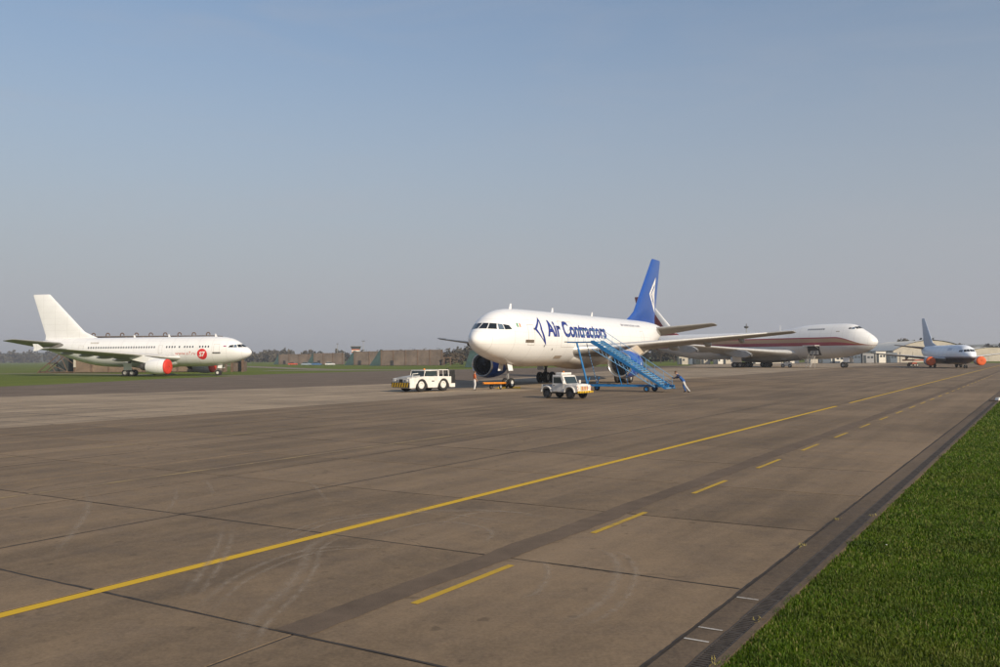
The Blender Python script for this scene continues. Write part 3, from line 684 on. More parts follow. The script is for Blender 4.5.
def airbus(root, L, z0, shift, fusmat, finmat, engmat, fence, engz, ext=0.):
    """A300/A310 family; shift moves the wing forward for the short body"""
    T = L - 54.08; bd = Body(airbus_stations(L), z0); fus = bd.build(fusmat, root)
    cockpit(bd, root, [[(.05, .74), (.70, .72), (.58, 1.24), (.05, 1.26)], [(.77, .72), (1.36, .68), (1.16, 1.20), (.65, 1.24)]], [[(2.15, .66), (2.72, .66), (2.72, 1.14), (2.36, 1.18)], [(2.80, .66), (3.62, .70), (3.38, 1.06), (2.80, 1.14)]], fus)
    # belly fairing
    b = B(); rings = []
    for i in range(15):
        k = i / 14; a = 15.2 + shift + 15.6 * k; q = sin(pi * min(1, max(0, k))) ** .8; w = 1.2 + 1.75 * q; h = .35 + 1.0 * q
        rings.append([(-a, w * cos(2 * pi * j / 24), z0 - 1.95 + .35 + h * sin(2 * pi * j / 24) * 1.25) for j in range(24)])
    b.loft(rings).build('belly_fairing', fusmat, root, smooth=True)
    zr = z0 - 1.30
    W = [(15.4 + shift, 1.6, zr - .1, 10.9, .135), (17.3 + shift, 3.0, zr, 9.6, .13), (20.6 + shift, 8.4, zr + .62, 6.45, .115), (28.75 + shift, 21.9, zr + 1.88, 2.85, .105), (29.3 + shift, 22.4, zr + 1.94, 2.1, .06)]
    if fence: W = [q for q in W[:-1]] + [(29.2 + shift, 21.95, zr + 1.89, 2.4, .08)]
    for s in (1, -1): wing(root, W, s, (6.2, 10.2, 13.6, 17.0), fence)
    zt = z0 + 2.78; ftop = z0 + 11.68 if shift == 0 else z0 + 11.45
    fin = surface([(38.6 + T, 0, zt - .25, 12.2, .02), (40.7 + T, 0, zt + .55, 10.0, .05), (42.2 + T, 0, zt + 1.25, 8.75, .09), (49.75 + T, 0, ftop - .12, 3.75, .09), (50.0 + T, 0, ftop, 3.35, .05)], True).build('fin', finmat, root, smooth=True, angle=50)
    b = B().box((-(51.5 + T), 0, zt - .42), (.001, .001, .001))
    S = [(45.2 + T, .9, z0 + 1.55, 6.2, .12), (51.0 + T, 7.95, z0 + 2.45, 2.55, .09), (51.5 + T, 8.13, z0 + 2.48, 1.9, .05)]
    for s in (1, -1): surface(S, sd=s, tilt=.12).build('tailplane', m_wing, root, smooth=True, angle=50)
    B().lathe([(-(53.9 + T), .27), (-(54.35 + T), .2)], (0, 0, z0 + 1.62), n=16).build('tail_exhaust', m_strutdk, root, smooth=True)
    # elliptical seal plates round the tailplane roots
    for s in (1, -1): bd.patch('tailplane_seal', [(45.4 + T + 2.7 + 2.9 * cos(q * pi / 8), 1.45 + .55 * sin(q * pi / 8)) for q in range(16)], s, m_wingdk, root, .02)
    mw = 25.27 + shift
    gear(root, 6.67, 0, z0 - 2.1, .50, .34, (-.32, .32), (0,), .11, [((.55, .5, 2.05 + z0 - 4.85), (.9, .04, .75), .2), ((.55, -.5, 2.05 + z0 - 4.85), (.9, .04, .75), -.2)], m_hubw)
    for s in (1, -1): gear(root, mw, s * 4.8, z0 - 1.5, .62, .42, (-.46, .46), (-.70, .70), .2, [((0, s * .75, z0 - 2.75), (1.7, .05, 1.3), s * -.12)], None, dark=True)
    for s in (1, -1): engine(root, 15.55 + shift, s * 7.95, engz, 1.32, 3.9, engmat, (21 + shift, zr + .5), logo=(engmat is m_cowl and s == 1))
    # antennas
    for a in (6.9, 16.5, 27.5 + T * .5): B().prism([(-a, z0 + 2.72), (-a - .5, z0 + 2.72), (-a - .5, z0 + 3.3), (-a - .28, z0 + 3.3)], 'y', -.02, .02).build('blade_antenna', m_white, root)
    return bd, fus, fin, W

# --- the blue-tailed freighter
A3 = place_plane('cargo_airliner', 'white twin-engined cargo jet with blue tail and big blue lettering behind the blue stairs', -2.41, 78.50, .494)
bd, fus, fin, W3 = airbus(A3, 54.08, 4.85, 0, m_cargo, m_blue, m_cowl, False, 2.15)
bd.text('lettering', 'Air Contractors', 9.75, .20, 25.3, 1.50, 1, m_dkblue, A3, bold=.035)
bd.patch('company_emblem', [(8.95, 2.0), (7.1, .80), (9.45, -.80), (8.68, .74)], 1, m_dkblue, A3, hole=[(8.62, 1.6), (7.62, .80), (8.82, -.32), (8.33, .76)])
bd.text('web_address', 'aircontractors.com', 31.6, 1.75, 38.4, .36, 1, M('grey_lettering', (.30, .29, .33), .5), A3)
for a0, c in ((4.42, (.02, .22, .05)), (4.60, (.8, .78, .74)), (4.78, (.75, .18, .03))): bd.patch('flag_stripe', [(a0, .92), (a0 + .18, .92), (a0 + .18, 1.28), (a0, 1.28)], 1, M('flag_paint', c, .5), A3)
for s in (1, -1):
    bd.outline('door_outline', 7.9, 9.0, -.75, 1.2, s, A3, m_line) if s < 0 else bd.outline('door_outline', 6.0, 7.1, -.75, 1.2, s, A3, m_line)
    bd.outline('rear_door_outline', 37.2, 38.2, -.6, 1.25, s, A3, m_line)
bd.patch('static_vent_plate', [(5.55, -.52), (6.95, -.52), (6.95, -.24), (5.55, -.24)], 1, M('vent_metal', (.20, .16, .12), .5, .3), A3, .02)
bd.outline('cargo_door_outline', 13.0, 16.4, -.9, 1.75, 1, A3, m_line, .03)
bd.patch('scuffed_panel', [(12.6, -2.05), (14.3, -2.05), (14.3, -1.75), (12.6, -1.75)], 1, M('scuffed_skin', (.38, .31, .24), .6), A3)
for a, z in ((9.0, -.9), (11.0, -1.2), (7.0, .7)): bd.patch('probe', [(a, z), (a + .14, z), (a + .14, z + .18), (a, z + .18)], 1, m_strutdk, A3, .03)
# beige unpainted tail cone ring
b = B().box((0, 0, 0), (1, 1, 1)) if False else None
bd.patch('tail_cone_scorch', [(48.9, .2), (51.9, 1.15), (51.9, 2.0), (48.9, 2.4)], 1, M('bare_tail_skin', (.42, .33, .22), .5, .2), A3, .012)
# fin emblem: white outlined kite
def fin_patch(plane, poly, hole, mat, zs, name='fin_emblem'):
    v = []; n = len(poly)
    def yy(a, z):   # half thickness of the fin at (a,z)
        k = (z - zs[0]) / (zs[1] - zs[0]); le = zs[2] + (zs[3] - zs[2]) * k; c = zs[4] + (zs[5] - zs[4]) * k; x = min(.98, max(.02, (a - le) / c))
        return 5 * (.2969 * math.sqrt(x) - .126 * x - .3516 * x * x + .2843 * x ** 3 - .1015 * x ** 4) * .09 * c + .03
    for a, z in poly + (hole or []): v.append((-a, yy(a, z), z))
    f = [(i, (i + 1) % n, n + (i + 1) % n, n + i) for i in range(n)] if hole else [tuple(range(n))]
    return mesh_obj(name, (v, f), mat, plane)
FZ = (8.88, 16.41, 42.2, 49.75, 8.75, 3.75)
fin_patch(A3, [(51.0, 14.0), (47.7, 11.5), (50.6, 8.95), (50.3, 11.5)], [(50.55, 13.1), (48.35, 11.5), (50.1, 9.9), (49.75, 11.5)], m_whitelogo, FZ)
fin_patch(A3, [(50.35, 12.6), (48.75, 11.5), (49.95, 10.5), (49.55, 11.5)], None, m_whitelogo, FZ)

# --- the white airliner with the red roundel, engines covered
A1 = place_plane('parked_airliner', 'white parked airliner on the left with red roundel and red engine covers', -46.34, 164.07, -1.383)
bd1, fus1, fin1, W1 = airbus(A1, 46.66, 4.5, -3.4, m_white, m_white, m_white, True, 1.75)
wme = None
def cabin_windows(bdx, root, sd, alist, z, wv=.25, hv=.36):
    global wme
    for a in alist: bdx.patch('window', [(a - wv / 2, z - hv / 2), (a + wv / 2, z - hv / 2), (a + wv / 2, z + hv / 2), (a - wv / 2, z + hv / 2)], sd, m_win, root, .015, .5)
rows = [18.25 + .53 * i for i in range(27)] + [14.05, 14.6, 15.15, 15.7, 13.1, 12.05, 11.5, 10.95, 10.4, 8.95, 8.4, 7.85, 7.3]
cabin_windows(bd1, fus1, -1, rows, .86); cabin_windows(bd1, fus1, 1, rows, .86)
cs = [(8.5 + .98 * cos(q * pi / 16), -.5 + .98 * sin(q * pi / 16)) for q in range(32)]
ro = bd1.patch('roundel', cs, -1, m_redpaint, A1, .016, .2)
bd1.text('lettering', 'S7', 9.12, -.92, 7.85, .86, -1, m_whitelogo, ro, bold=.035, shear=.25, off=.03)
bd1.text('web_address', 'www.s7.ru', 13.9, -.62, 9.75, .62, -1, m_pinkred, A1, shear=.25)
bd1.outline('door_outline', 5.2, 6.3, -.55, 1.3, -1, A1, m_line); bd1.outline('door_outline', 33.2, 34.2, -.5, 1.3, -1, A1, m_line); bd1.outline('door_outline', 16.6, 17.4, -.3, 1.2, -1, A1, m_line)
bd1.patch('cargo_sill_plate', [(5.0, -.42), (6.5, -.42), (6.5, -.18), (5.0, -.18)], -1, m_strutdk, A1)
for k in range(6): bd1.patch('registration_mark', [(31.9 - .3 * k, 1.62), (31.7 - .3 * k, 1.62), (31.7 - .3 * k, 1.9), (31.9 - .3 * k, 1.9)], -1, m_vent1 if 0 else m_line, A1)
for k, c in enumerate(((.8, .78, .74), (.03, .06, .35), (.5, .03, .03))): bd1.patch('flag_stripe', [(4.0, 1.02 - .1 * k), (4.5, 1.02 - .1 * k), (4.5, 1.12 - .1 * k), (4.0, 1.12 - .1 * k)], -1, M('flag_paint', c, .5), A1)
bpy.context.view_layer.update()
cover('engine_cover', m_red, A1, 15.55 - 3.4, -7.95, 1.75, 1.30, 'red engine cover facing us on the near engine of the left airliner', 'red engine covers')
cover('engine_cover', m_red, A1, 15.55 - 3.4, 7.95, 1.75, 1.30, 'red engine cover partly hidden under the belly of the left airliner', 'red engine covers')

# --- the striped jumbo with the hump
def stripes(t, X, Y, Z, c):
    a = t.math('MULTIPLY', X, -1.0); g = t.ramp(a, .6, 8.5, .04, 1.0)
    k = t.math('DIVIDE', t.math('SUBTRACT', Z, 4.93), t.math('MULTIPLY', g, 1.9))
    inb = t.math('MULTIPLY', t.math('GREATER_THAN', k, 0.0), t.math('LESS_THAN', k, 1.0))
    gold = t.math('MULTIPLY', t.math('GREATER_THAN', k, .40), t.math('LESS_THAN', k, .86))
    c = t.mix(inb, c, (.26, .018, .032)); c = t.mix(gold, c, (.31, .19, .10))
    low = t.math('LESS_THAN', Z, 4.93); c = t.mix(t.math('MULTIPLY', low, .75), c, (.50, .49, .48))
    return t.mix(t.math('GREATER_THAN', a, 60.5), c, (.23, .03, .045))
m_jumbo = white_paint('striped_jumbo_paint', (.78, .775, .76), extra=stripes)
m_maroon = M('maroon_paint', (.26, .018, .028), .4, var=.1, coat=.2)
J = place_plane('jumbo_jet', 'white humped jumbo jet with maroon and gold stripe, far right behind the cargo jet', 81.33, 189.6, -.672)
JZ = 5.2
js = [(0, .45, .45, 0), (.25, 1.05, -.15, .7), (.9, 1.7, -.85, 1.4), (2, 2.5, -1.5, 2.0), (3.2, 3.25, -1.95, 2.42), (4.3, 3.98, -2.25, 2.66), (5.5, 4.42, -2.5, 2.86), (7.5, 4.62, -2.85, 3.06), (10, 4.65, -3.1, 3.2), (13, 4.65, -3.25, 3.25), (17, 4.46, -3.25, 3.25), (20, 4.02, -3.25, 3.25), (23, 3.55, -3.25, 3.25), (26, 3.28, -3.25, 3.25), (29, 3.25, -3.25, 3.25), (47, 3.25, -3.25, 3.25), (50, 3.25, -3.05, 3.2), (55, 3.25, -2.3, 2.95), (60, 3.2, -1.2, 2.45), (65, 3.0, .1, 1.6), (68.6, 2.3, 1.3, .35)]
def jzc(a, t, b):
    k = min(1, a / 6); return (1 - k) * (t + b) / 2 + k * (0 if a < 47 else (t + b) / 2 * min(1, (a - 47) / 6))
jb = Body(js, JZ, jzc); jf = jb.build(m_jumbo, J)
cockpit(jb, J, [[(.06, 3.42), (.75, 3.40), (.62, 3.86), (.06, 3.92)], [(.82, 3.40), (1.3, 3.34), (1.1, 3.80), (.70, 3.86)]], [[(4.3, 3.28), (5.0, 3.30), (4.9, 3.68), (4.35, 3.74)], [(5.05, 3.32), (5.6, 3.36), (5.5, 3.62), (5.05, 3.68)]], jf)
for s in (1, -1): cabin_windows(jb, jf, s, [11.3 + .48 * i for i in range(9)], 3.45, .26, .34)
jb.patch('crew_door_mark', [(7.4, 2.75), (8.2, 2.75), (8.2, 2.95), (7.4, 2.95)], -1, m_line, jf)
JW = [(17.2, 2.0, JZ - 2.15, 16.6, .13), (19.6, 3.4, JZ - 2.0, 14.6, .125), (27.0, 11.7, JZ - .95, 9.2, .105), (42.2, 28.9, JZ + 1.25, 4.3, .09), (43.0, 29.8, JZ + 1.35, 3.2, .05)]
for s in (1, -1): wing(J, JW, s, (7.5, 13.5, 19.5))
b = B(); rings = []
for i in range(15):
    k = i / 14; a = 17.5 + 21 * k; q = sin(pi * k) ** .45 if 0 < k < 1 else 0; wd = 2.0 + 1.55 * q; hh = .6 + .95 * q
    rings.append([(-a, wd * cos(2 * pi * j / 24), JZ - 2.05 + hh * 1.3 * sin(2 * pi * j / 24)) for j in range(24)])
b.loft(rings).build('belly_fairing', m_wing, J, smooth=True)
# engine pylons left bare (no engines hung)
for s in (1, -1):
    for y, dx in ((11.7, 0), (20.8, 0)):
        a, yy, z, c, tc = lerp_sec(JW, y); 
        B().prism([(-(a - 3.3), z - 1.0), (-(a - 1.9), z - .30), (-(a + .5), z + .05), (-(a + 5.0), z - .15), (-(a + 3.6), z - .95), (-(a + 1.0), z - 1.75), (-(a - 1.6), z - 1.85), (-(a - 3.0), z - 1.5)], 'y', s * yy - .32, s * yy + .32).build('bare_pylon', m_wing, J, bevel=.12)
        B().cyl((-(a - 3.3), s * yy, z - 1.32), (-(a - 3.0), s * yy, z - 1.32), .32, .42, n=12).build('pylon_bulkhead', m_strutdk, J)
fs = [(54.0, 0, JZ + 3.0, 14.2, .02), (55.6, 0, JZ + 3.7, 12.0, .08), (66.1, 0, 19.2, 4.2, .09), (66.5, 0, 19.33, 3.7, .05)]
jfin = surface(fs, True).build('fin', m_maroon, J, smooth=True, angle=50)
rings = []
for k in range(9):
    q = k / 8; a, z, c = 55.6 + 10.5 * q, JZ + 3.7 + (19.2 - JZ - 3.7) * q, 12.0 - 7.8 * q; rings.append([(-(a + px * c) + .03, pz * .09 * c * 1.08, z) for px, pz in [u_ for u_ in AF if u_[0] < .22]])
B().loft(rings, closed=False, cap=False).build('fin_leading_band', m_white, jfin, smooth=True)
for s in (1, -1): surface([(57.5, .8, JZ + 1.7, 8.4, .1), (66.4, 11.0, JZ + 2.9, 2.9, .09)], sd=s).build('tailplane', m_wing, J, smooth=True, angle=50)
gear(J, 7.8, 0, JZ - 2.6, .62, .45, (-.46, .46), (0,), .15, [((.9, .75, 1.75), (1.5, .05, 1.0), .15), ((.9, -.75, 1.75), (1.5, .05, 1.0), -.15)])
for s in (1, -1):
    gear(J, 31.8, s * 5.5, JZ - 1.6, .64, .45, (-.52, .52), (-.74, .74), .24, [((.2, s * 1.05, 2.1), (2.6, .06, 1.7), s * -.1)], None, True)
    gear(J, 34.9, s * 1.9, JZ - 2.4, .64, .45, (-.52, .52), (-.74, .74), .24, [((0, s * .95, 1.9), (2.4, .06, 1.2), 0)], None, True)
# open forward hold: inner shade painted as a dark skin patch, door swung up
hold = jb.patch('hold_shade_patch', [(11.9, -2.35), (14.9, -2.35), (14.9, -.35), (11.9, -.35)], -1, m_dark, J, .03)
b = B(); y0 = -3.2; b.box((-13.4, y0 - .95, JZ - .22), (3.1, 1.9, .12)); b.build('cargo_door', m_white, J, bevel=.03)
b = B(); b.cyl((-12.1, y0 + .05, JZ - .9), (-12.1, y0 - 1.5, JZ - .28), .04); b.cyl((-14.7, y0 + .05, JZ - .9), (-14.7, y0 - 1.5, JZ - .28), .04); b.build('door_stay', m_strut, J)
b = B()
for a in (12.5, 13.2, 13.9): b.box((-a, -3.0, JZ - 1.75), (.55, .4, .9))
b.build('hold_liner', m_wing, J)
b = B().lathe([(0, .05), (1.6, .05)], (-24, 0, JZ + 3.2), 'z', 8); b.build('hf_antenna', m_white, J)

# --- small twin jet with orange covers
def livery(t, X, Y, Z, c):
    low = t.math('LESS_THAN', Z, 2.15); c = t.mix(low, c, (.035, .010, .017))
    st = t.math('MULTIPLY', t.math('GREATER_THAN', Z, 2.22), t.math('LESS_THAN', Z, 2.32)); return t.mix(st, c, (.10, .05, .09))
m_small = white_paint('small_jet_paint', (.82, .85, .89), extra=livery)
m_pale = M('pale_blue_grey_paint', (.50, .56, .66), .4, var=.08)
S7 = place_plane('small_airliner', 'small pale blue twin jet with dark belly and orange engine covers by the hangars', 92.31, 172.15, .179)
SZ = 2.75
sb = Body([(0, -.35, -.35, 0), (.1, -.05, -.62, .3), (.5, .33, -.98, .75), (1.2, .72, -1.3, 1.15), (2.0, 1.3, -1.55, 1.45), (2.8, 1.68, -1.72, 1.62), (4.5, 1.92, -1.92, 1.82), (6.5, 2, -2, 1.88), (14, 2, -2, 1.88), (22, 2, -2, 1.88), (24.5, 2, -1.75, 1.85), (28, 1.95, -.8, 1.5), (31, 1.8, .3, .85), (33.4, 1.4, .9, .15)], SZ)
sf_ = sb.build(m_small, S7)
cockpit(sb, S7, [[(.05, .60), (.55, .58), (.48, 1.02), (.05, 1.06)], [(.6, .58), (1.02, .54), (.9, .96), (.54, 1.02)]], [[(1.85, .50), (2.35, .52), (2.35, .9), (2.0, .94)], [(2.4, .52), (2.95, .58), (2.8, .84), (2.4, .9)]], sf_)
SW = [(10.0, 1.2, 1.75, 7.8, .13), (11.0, 1.9, 1.8, 6.9, .125), (13.2, 5.2, 2.2, 4.7, .11), (18.0, 14.2, 3.2, 1.7, .1), (18.3, 14.45, 3.22, 1.2, .05)]
for s in (1, -1): wing(S7, SW, s, (3.8, 7.5))
surface([(21.5, 0, SZ + 1.85, 9.8, .02), (25.2, 0, SZ + 2.7, 6.9, .08), (30.9, 0, 11.0, 2.2, .09), (31.1, 0, 11.13, 1.8, .05)], True).build('fin', m_pale, S7, smooth=True, angle=50)
for s in (1, -1): surface([(27.6, .6, SZ + 1.5, 4.0, .1), (31.2, 6.35, SZ + 2.3, 1.5, .08)], sd=s).build('tailplane', m_wing, S7, smooth=True, angle=50)
gear(S7, 4.0, 0, SZ - 1.6, .34, .22, (-.2, .2), (0,), .08)
for s in (1, -1): gear(S7, 16.45, s * 2.6, SZ - 1.0, .52, .36, (-.43, .43), (0,), .12, dark=True)
m_nac = M('nacelle_pale_blue', (.42, .46, .54), .4, var=.1)
for s in (1, -1): engine(S7, 9.6, s * 4.83, 1.42, .86, 2.6, m_nac, (13.2, 2.2))
b = B()
for i, (a, w_, h_) in enumerate(((9.4, .5, .55), (8.75, .4, .45), (8.25, .45, .55), (7.7, .4, .45), (7.2, .3, .7), (5.6, .14, .35))): sb.patch('blue_script_mark', [(a, .85), (a - w_ * .45, .85), (a - w_ * .9, .85 + h_), (a - w_ * .5, .85 + h_)], -1, m_blue, S7)
bpy.context.view_layer.update()
cover('engine_cover', m_orange, S7, 9.6, -4.83, 1.42, .90, 'orange engine cover left of the nose of the small twin jet', 'orange engine covers')
cover('engine_cover', m_orange, S7, 9.6, 4.83, 1.42, .90, 'bright orange engine cover right of the nose of the small twin jet', 'orange engine covers')

# ------------------------------------------------------------------ ground vehicles and equipment
m_vwhite = M('vehicle_white', (.74, .71, .66), .4, var=.16, scale=1.6, coat=.2)
m_vgrey = M('vehicle_grey', (.42, .41, .39), .5, var=.2, scale=2)
m_hazy = M('hazard_yellow', (.80, .48, .01), .5, var=.12)
m_cabglass = M('vehicle_glass', (.03, .045, .05), .07, var=.05)
m_seat = M('seat_vinyl', (.03, .03, .032), .6, var=.2)
m_amber = M('amber_beacon', (.75, .22, .01), .25, var=.05)
m_lred = M('red_lens', (.5, .02, .015), .3, var=.05)
def vwheel(parent, loc, Rr, W, hubmat, n=22): return wheel_mesh('wheel', Rr, W, hubmat, parent, loc, n)
# pushback tug
T = thing('pushback_tug', 'white pushback tug with striped bumper and black hitch gear, left of the cargo jet nose', 'tug', (-6.95, 78.7, 0), math.atan2(-.69, -.72))
def arch(cx, r, z, n=7): return [(cx + r * cos(pi * i / (n - 1)), z + r * sin(pi * i / (n - 1)) * .92) for i in range(n)]
hull = [(2.4, .34), (2.4, 1.18), (.75, 1.36), (-2.35, 1.30), (-2.35, .34)]
low = arch(-1.45, .70, .34)[::-1] + arch(1.05, .70, .34)[::-1]
B().prism(hull + [(-2.2, .34)] + low + [(2.2, .34)], 'y', -1.22, 1.22).build('body', m_vwhite, T, bevel=.04)
B().box((1.6, 0, 1.30), (1.45, 1.5, .10), roty=.11).build('engine_hatch', m_vgrey, T, bevel=.02)
B().box((.0, 0, .75), (4.4, 1.5, .6)).build('chassis', m_dark, T)
bp = B().box((2.47, 0, .63), (.12, 2.5, .44)).build('bumper', m_black, T, bevel=.015)
for i in range(7):
    y = -1.2 + .35 * i
    B().prism([(y, .43), (y + .17, .43), (y + .31, .83), (y + .14, .83)], 'x', 2.531, 2.538).build('hazard_stripe', m_hazy, bp) if y + .30 < 1.3 else None
for s in (1, -1): 
    B().cyl((2.39, s * .85, 1.0), (2.46, s * .85, 1.0), .085, n=14).build('headlight', m_hubw, T)
    B().box((2.42, s * .55, 1.0), (.05, .12, .12)).build('marker_light', m_strutdk, T)
B().box((2.41, 0, .98), (.04, .5, .3)).build('radiator_grille', m_dark, T)
for x in (1.05, -1.45):
    for s in (1, -1): vwheel(T, (x, s * 1.03, .60), .60, .42, m_hubw)
b = B()   # cab frame
for s in (1, -1):
    b.tube([(.62, s * .98, 1.32), (.50, s * .95, 1.84), (-.95, s * .95, 1.86), (-.98, s * .98, 1.30)], .035); b.tube([(-1.05, s * .98, 1.28), (-1.07, s * .95, 1.9), (-2.2, s * .95, 1.88), (-2.22, s * .98, 1.28)], .035); b.cyl((-1.6, s * .96, 1.28), (-1.6, s * .95, 1.89), .03)
for x, z in ((.50, 1.84), (-.95, 1.86), (-1.07, 1.9), (-2.2, 1.88)): b.cyl((x, -.95, z), (x, .95, z), .035)
b.build('roll_frame', m_vwhite, T)
B().box((.55, 0, 1.58), (.02, 1.82, .44), roty=-.18).build('windscreen', m_cabglass, T)
B().box((-.23, 0, 1.87), (1.5, 1.95, .05)).build('cab_roof', m_vwhite, T, bevel=.02)
for s in (1, -1): B().box((-.2, s * .93, 1.58), (1.25, .015, .42)).build('side_glass', m_cabglass, T)
B().box((-.5, .45, 1.45), (.5, .5, .3)).build('seat', m_seat, T, bevel=.05); B().box((-.5, -.45, 1.45), (.5, .5, .3)).build('seat', m_seat, T, bevel=.05)
B().box((-.15, 0, 1.38), (.5, 1.6, .14)).build('dashboard', m_dark, T)
b = B(); b.box((-2.72, .2, 1.05), (.65, 1.5, .85)); b.cyl((-2.5, .5, 1.4), (-2.5, .5, 2.0), .12); b.cyl((-2.9, -.4, 1.3), (-2.9, -.4, 1.85), .1); b.box((-2.75, .9, 1.6), (.5, .12, .5)); b.build('hitch_gear', m_black, T, bevel=.03)
B().box((-2.6, .95, .5), (.5, .4, .35)).build('rear_step', m_vwhite, T, bevel=.03)
B().cyl((-.2, 0, 1.9), (-.2, 0, 2.02), .09, .07, n=12).build('beacon', m_amber, T)
b = B(); b.cyl((1.9, 1.0, 1.2), (1.9, 1.0, 1.6), .02); b.cyl((1.9, 1.0, 1.58), (1.3, 1.0, 1.62), .03); b.build('hand_rail', m_vwhite, T)
B().box((-.2, 1.225, .92), (.28, .02, .1)).build('side_plate', m_strutdk, T)

# pickup 4x4
P = thing('pickup_truck', 'white short off-road pickup with roof light bar in front of the cargo jet', 'pickup', (4.62, 63.3, 0), math.atan2(-.71, .70))
P.scale = (.93, .93, .90)
low = arch(-1.16, .47, .52)[::-1] + arch(1.2, .47, .52)[::-1]
side = [(-1.75, .52), (-1.75, .86), (-.55, .90), (-.55, 1.12), (.72, 1.14), (1.88, 1.08), (1.95, .98), (1.95, .52)]
B().prism(side[::-1] + low[::1] if False else [(-1.75, .52)] + low + [(1.95, .52), (1.95, .98), (1.88, 1.10), (.72, 1.16), (-.62, 1.14), (-.62, .92), (-1.75, .88)], 'y', -.80, .80).build('body', m_vwhite, P, bevel=.03)
for x in (-1.16, 1.2):
    for s in (1, -1):
        pr = arch(x, .55, .52, 9) + arch(x, .46, .52, 9)[::-1]; B().prism(pr, 'y', s * .78, s * .90).build('wheel_arch', m_vwhite, P, bevel=.01)
B().box((1.3, 0, 1.15), (1.1, 1.2, .06), roty=.05).build('bonnet', m_vwhite, P, bevel=.025)
B().prism([(-.62, 1.14), (.72, 1.16), (.44, 1.78), (.36, 1.84), (-.58, 1.86), (-.62, 1.80)], 'y', -.74, .74).build('cab', m_vwhite, P, bevel=.04)
v = [(.737, -.64, 1.22), (.737, .64, 1.22), (.485, .62, 1.73), (.485, -.62, 1.73)]
b = B(); b.add([(x + .012, y, z) for x, y, z in v] + [(x - .03, y, z) for x, y, z in v], [(0, 1, 2, 3), (7, 6, 5, 4), (0, 4, 5, 1), (1, 5, 6, 2), (2, 6, 7, 3), (3, 7, 4, 0)]); b.build('windscreen', m_cabglass, P)
for s in (1, -1):
    d = B().prism([(-.50, .58), (.55, .58), (.62, 1.17), (.37, 1.80), (-.50, 1.80)], 'y', s * .805, s * .825).build('door', m_vwhite, P)
    B().prism([(-.42, 1.22), (.50, 1.22), (.30, 1.70), (-.42, 1.70)], 'y', s * .742, s * .829).build('window', m_cabglass, d)
    B().box((-.38, s * .84, 1.05), (.14, .03, .04)).build('handle', m_black, d)
    B().box((.72, s * .95, 1.32), (.07, .20, .26)).build('wing_mirror', m_vwhite, P, bevel=.02)
    B().cyl((1.95, s * .58, .86), (1.985, s * .58, .86), .1, n=16).build('headlight', m_hubw, P)
    B().cyl((1.95, s * .76, .98), (1.975, s * .76, .98), .04, n=10).build('indicator', m_amber, P); B().cyl((1.95, s * .76, .74), (1.975, s * .76, .74), .04, n=10).build('side_light', m_lred, P)
    B().box((-1.77, s * .7, .72), (.04, .12, .22)).build('tail_light', m_lred, P)
g_ = B().box((1.955, 0, .84), (.03, .82, .34)).build('grille', m_vgrey, P)
for i in range(6): B().box((1.975, -.34 + .135 * i, .84), (.012, .06, .28)).build('reflective_bar', (m_hazy, m_lred)[i % 2], g_)
fb = B().box((2.06, 0, .56), (.14, 1.72, .16)).build('bumper', m_hazy, P, bevel=.01)
for i in range(9): B().box((2.134, -.76 + .19 * i, .56), (.006, .07, .15)).build('bumper_block', m_black, fb)
b = B(); b.box((-1.15, 0, .93), (1.15, 1.5, .05)); b.box((-1.72, 0, 1.0), (.05, 1.5, .2)); b.box((-.9, .55, 1.1), (.5, .35, .35)); b.build('load_bed', m_vgrey, P, bevel=.01)
B().box((-.1, 0, 1.97), (.62, 1.15, .17)).build('light_bar', m_vwhite, P, bevel=.03)
B().box((-.1, 0, 1.875), (.5, 1.2, .05)).build('roof_rack', m_vgrey, P)
B().cyl((-.1, 0, 2.055), (-.1, 0, 2.17), .07, .055, n=12).build('beacon', m_amber, P)
B().box((.2, 0, .5), (3.4, .8, .22)).build('chassis', m_black, P); B().box((-1.85, .3, .5), (.25, .3, .14)).build('tow_hitch', m_black, P)
B().box((-.1, 0, 1.3), (.4, 1.3, .3)).build('seat', m_seat, P, bevel=.05)
for x in (-1.16, 1.2):
    for s in (1, -1): vwheel(P, (x, s * .72, .40), .40, .23, m_strutdk)

